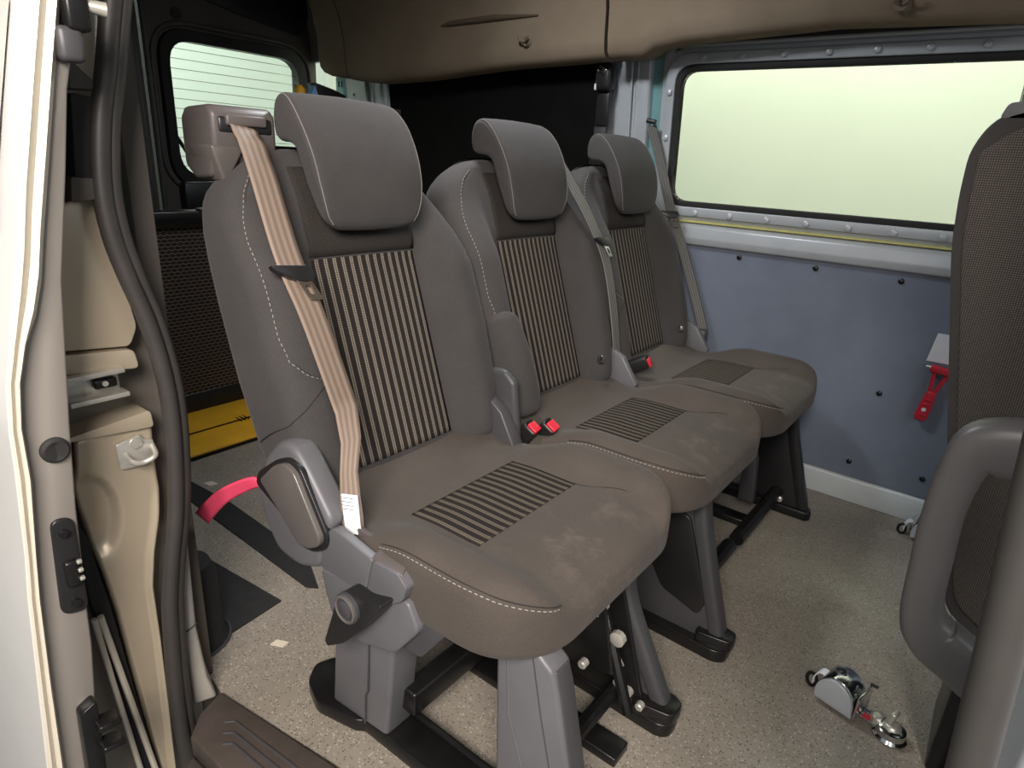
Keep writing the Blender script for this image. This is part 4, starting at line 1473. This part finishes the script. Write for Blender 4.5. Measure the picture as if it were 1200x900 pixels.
# roller guide bracket in the recess
gb = empty('door_guide_bracket', (-.985, .315, .665))
tag(gb, 'bright metal sliding door guide bracket in the jamb recess', 'bracket')
link('guide_rail', bx((0, 0, .019), (.03, .075, .007)), 'zinc', gb, bevel=.001)
link('guide_rail', bx((0, .001, -.018), (.03, .077, .007)), 'zinc', gb, bevel=.001)
link('guide_web', bx((-.012, 0, 0), (.006, .072, .032)), 'zinc', gb, bevel=.001)
link('roller', bx((-.003, .014, .001), (.016, .030, .014)), 'black_metal', gb, bevel=.003)
link('roller_pin', cyl((.0, .012, .002), (.008, .012, .002), .004, 10), 'zinc', gb)
# door striker
sk = empty('door_striker', (-.988, .357, .545))
tag(sk, 'steel door striker loop bolted to the beige door jamb', 'striker')
link('striker_plate', prism(round_poly([(-.028, .020), (.008, .028), (.012, .018), (.026, .014), (.026, -.012), (.010, -.026), (-.026, -.022)], .004, 3), 'x', -.003, .002), 'zinc', sk, bevel=.001)
link('striker_bolt', tube([(.0, .0, .016), (.005, .0, .016), (.006, .0, .016)], [.009, .009, .005], 14), 'zinc', sk)
link('striker_loop', tube(catmull([(.0, -.016, .002), (.018, -.014, -.006), (.022, .0, -.010), (.022, .018, -.004), (.0, .024, .004)], 6), .004, 8), 'zinc', sk)
# dark rubber stops on the upper post
o = link('rubber_wedge', prism([(.338, 1.096), (.377, 1.058), (.338, 1.056)], 'x', -1.02, -.965), 'dark_trim', bevel=.002)
tag(o, 'dark triangular rubber wedge on the upper door jamb', 'wedge')
o = link('rubber_stop', prism(round_poly([(.328, .948), (.350, .946), (.366, 1.048), (.338, 1.052)], .004, 3), 'x', -1.03, -.965), 'black_rubber', bevel=.004)
tag(o, 'tall black rubber stop on the upper door jamb below the wedge', 'stop')
o = link('rubber_pad', prism(round_poly([(.318, .920), (.322, .952), (.350, .950), (.362, .938), (.352, .925)], .004, 3), 'x', -1.03, -.962), 'dark_trim', bevel=.003)
tag(o, 'dark rubber pad on the door jamb just above the beige panel', 'stop')
# thick twin-lipped door seal along the jamb edge
mid = catmull([(-.97, .372, -.18), (-.97, .364, -.107), (-.97, .358, -.017), (-.97, .358, .101), (-.97, .364, .208), (-.97, .370, .276), (-.97, .383, .354), (-.97, .398, .428), (-.97, .408, .518), (-.97, .412, .605), (-.97, .408, .677),
               (-.97, .396, .752), (-.97, .377, .823), (-.97, .366, .877), (-.97, .363, .938), (-.97, .372, 1.013), (-.97, .389, 1.085), (-.97, .407, 1.166), (-.97, .44, 1.30)], 5)
sl = empty('door_seal', (-.97, .37, 0))
tag(sl, 'thick dark rubber door seal curving up the left edge of the doorway', 'seal')
off = Vector((.97, -.37, 0))
link('outer_lip', tube([p + off + Vector((.004, -.006, 0)) for p in mid], .0125, 12), 'seal_rubber', sl)
link('inner_lip', tube([p + off + Vector((-.004, .010, 0)) for p in mid], .0115, 12), 'seal_rubber', sl)
# pale plastic pillar trim foot inside the seal
pt = link('trim_6', loft([[(-1.0, .392, -.0), (-.985, .43, -.0), (-1.04, .445, .0), (-1.05, .40, .0)], [(-1.0, .392, .06), (-.993, .420, .05), (-1.04, .435, .06), (-1.05, .40, .06)],
                          [(-1.0, .390, .17), (-.997, .413, .17), (-1.04, .428, .17), (-1.05, .40, .17)], [(-1.0, .395, .36), (-.997, .418, .36), (-1.04, .435, .36), (-1.05, .405, .36)]]), 'pale_trim', bevel=.006)
struct(pt)
link('joint', tube([(-.999, .389, .168), (-.9955, .404, .174), (-.996, .415, .180)], .0012, 6), 'black_plastic', pt)

# ------------------------------------------------------------------ sliding door, open, seen at its front edge
outer = [(.310, 1.30), (.282, 1.134), (.270, 1.084), (.256, 1.024), (.242, .962), (.228, .889), (.218, .842), (.202, .775), (.190, .726), (.183, .669), (.180, .618), (.171, .504), (.164, .444), (.153, .313), (.141, .17), (.125, -.1)]
rib = [(.340, 1.30), (.312, 1.14), (.292, 1.053), (.272, .963), (.255, .888), (.245, .839), (.233, .80), (.219, .770), (.206, .726), (.198, .671), (.196, .60), (.184, .497), (.178, .435), (.169, .30), (.161, .151), (.148, -.1)]
inner = [(.365, 1.30), (.331, 1.143), (.319, 1.091), (.308, 1.05), (.293, .963), (.269, .837), (.258, .738), (.254, .70), (.249, .655), (.238, .536), (.232, .442), (.229, .405), (.225, .324), (.213, .208), (.205, .11), (.185, -.1)]
sd = struct(link('door_1', prism(rib + inner[::-1], 'x', -1.9, -.885), 'door_edge_paint', bevel=.003, auto=60))
link('door_skin', prism(outer + [(y + .004, z) for y, z in outer[::-1]], 'x', -1.9, -.872), 'door_skin_paint', sd, auto=60)
# hem: rolled outer edge with a recessed crease
hem = []
for (yo, z), (yr, zr) in zip(outer, rib):
    w = yr - yo
    hem.append([(-.900, yo, z), (-.872, yo + .001, z), (-.868, yo + .25 * w, (z * .75 + zr * .25)), (-.874, yo + .55 * w, (z * .45 + zr * .55)), (-.869, yo + .8 * w, (z * .2 + zr * .8)), (-.876, yr, zr), (-.900, yr, zr)])
link('door_hem', loft(hem), 'cream_paint', sd, auto=60)
wp = [(.284, 1.14), (.256, 1.024), (.242, .962), (.228, .889)]
link('door_window', loft([[(-1.85, y - .003, z) for y, z in wp], [(-.93, y - .003, z) for y, z in wp]], closed=False, cap0=False, cap1=False), 'dark_glass', sd)
# rubber bump stop, latch, lower arm, upper roller bracket
bs = link('bump_stop', tube([(-.886, .227, .628), (-.880, .227, .628), (-.876, .227, .628), (-.879, .227, .628)], [.0165, .0165, .013, .006], 24), 'black_rubber', sd)
lt = link('latch_plate', prism(round_poly([(.206, .535), (.232, .530), (.229, .385), (.197, .392)], .014, 5), 'x', -.89, -.880), 'black_plastic', sd, bevel=.002)
for (y, z) in ((.2175, .512), (.2155, .404)):
    link('screw', tube([(-.880, y, z), (-.876, y, z), (-.875, y, z)], [.006, .006, .003], 12), 'black_metal', lt)
link('latch_claw', bx((-.877, .217, .452), (.010, .016, .040)), 'black_metal', lt, bevel=.004)
for z in (.468, .455, .442):
    link('latch_tooth', bx((-.873, .226, z), (.006, .006, .005)), 'zinc', lt, bevel=.001)
lw = link('lower_arm', prism(round_poly([(.190, .235), (.212, .245), (.206, .10), (.184, .10)], .006, 3), 'x', -.89, -.865), 'black_metal', sd, bevel=.003)
for z in (.205, .165):
    link('arm_finger', bx((-.862, .218, z), (.03, .030, .010), Matrix.Rotation(radians(-10), 3, 'X')), 'black_metal', lw, bevel=.003)
ur = link('roller_bracket', bx((-.875, .322, 1.135), (.03, .024, .05)), 'black_metal', sd, bevel=.004)
link('roller', tube([(-.87, .330, 1.138), (-.865, .352, 1.136)], [.006, .008], 12), 'zinc', ur)
link('bracket_pad', bx((-.875, .312, 1.096), (.025, .026, .036)), 'grey_plastic_dark', ur, bevel=.006)

# ------------------------------------------------------------------ garage around the van (seen through the glass)
struct(link('wall_garage_side', bx((-1.0, 3.65, 1.0), (9.0, 0.05, 4.4)), 'garage_wall_paint', smooth=False))
struct(link('wall_garage_rear', bx((-4.9, 1.0, 1.0), (0.05, 6.0, 4.4)), 'garage_door_paint', smooth=False))
struct(link('floor_garage', bx((-0.5, 0.0, -0.66), (10.0, 9.0, 0.04)), 'garage_floor_paint', smooth=False))
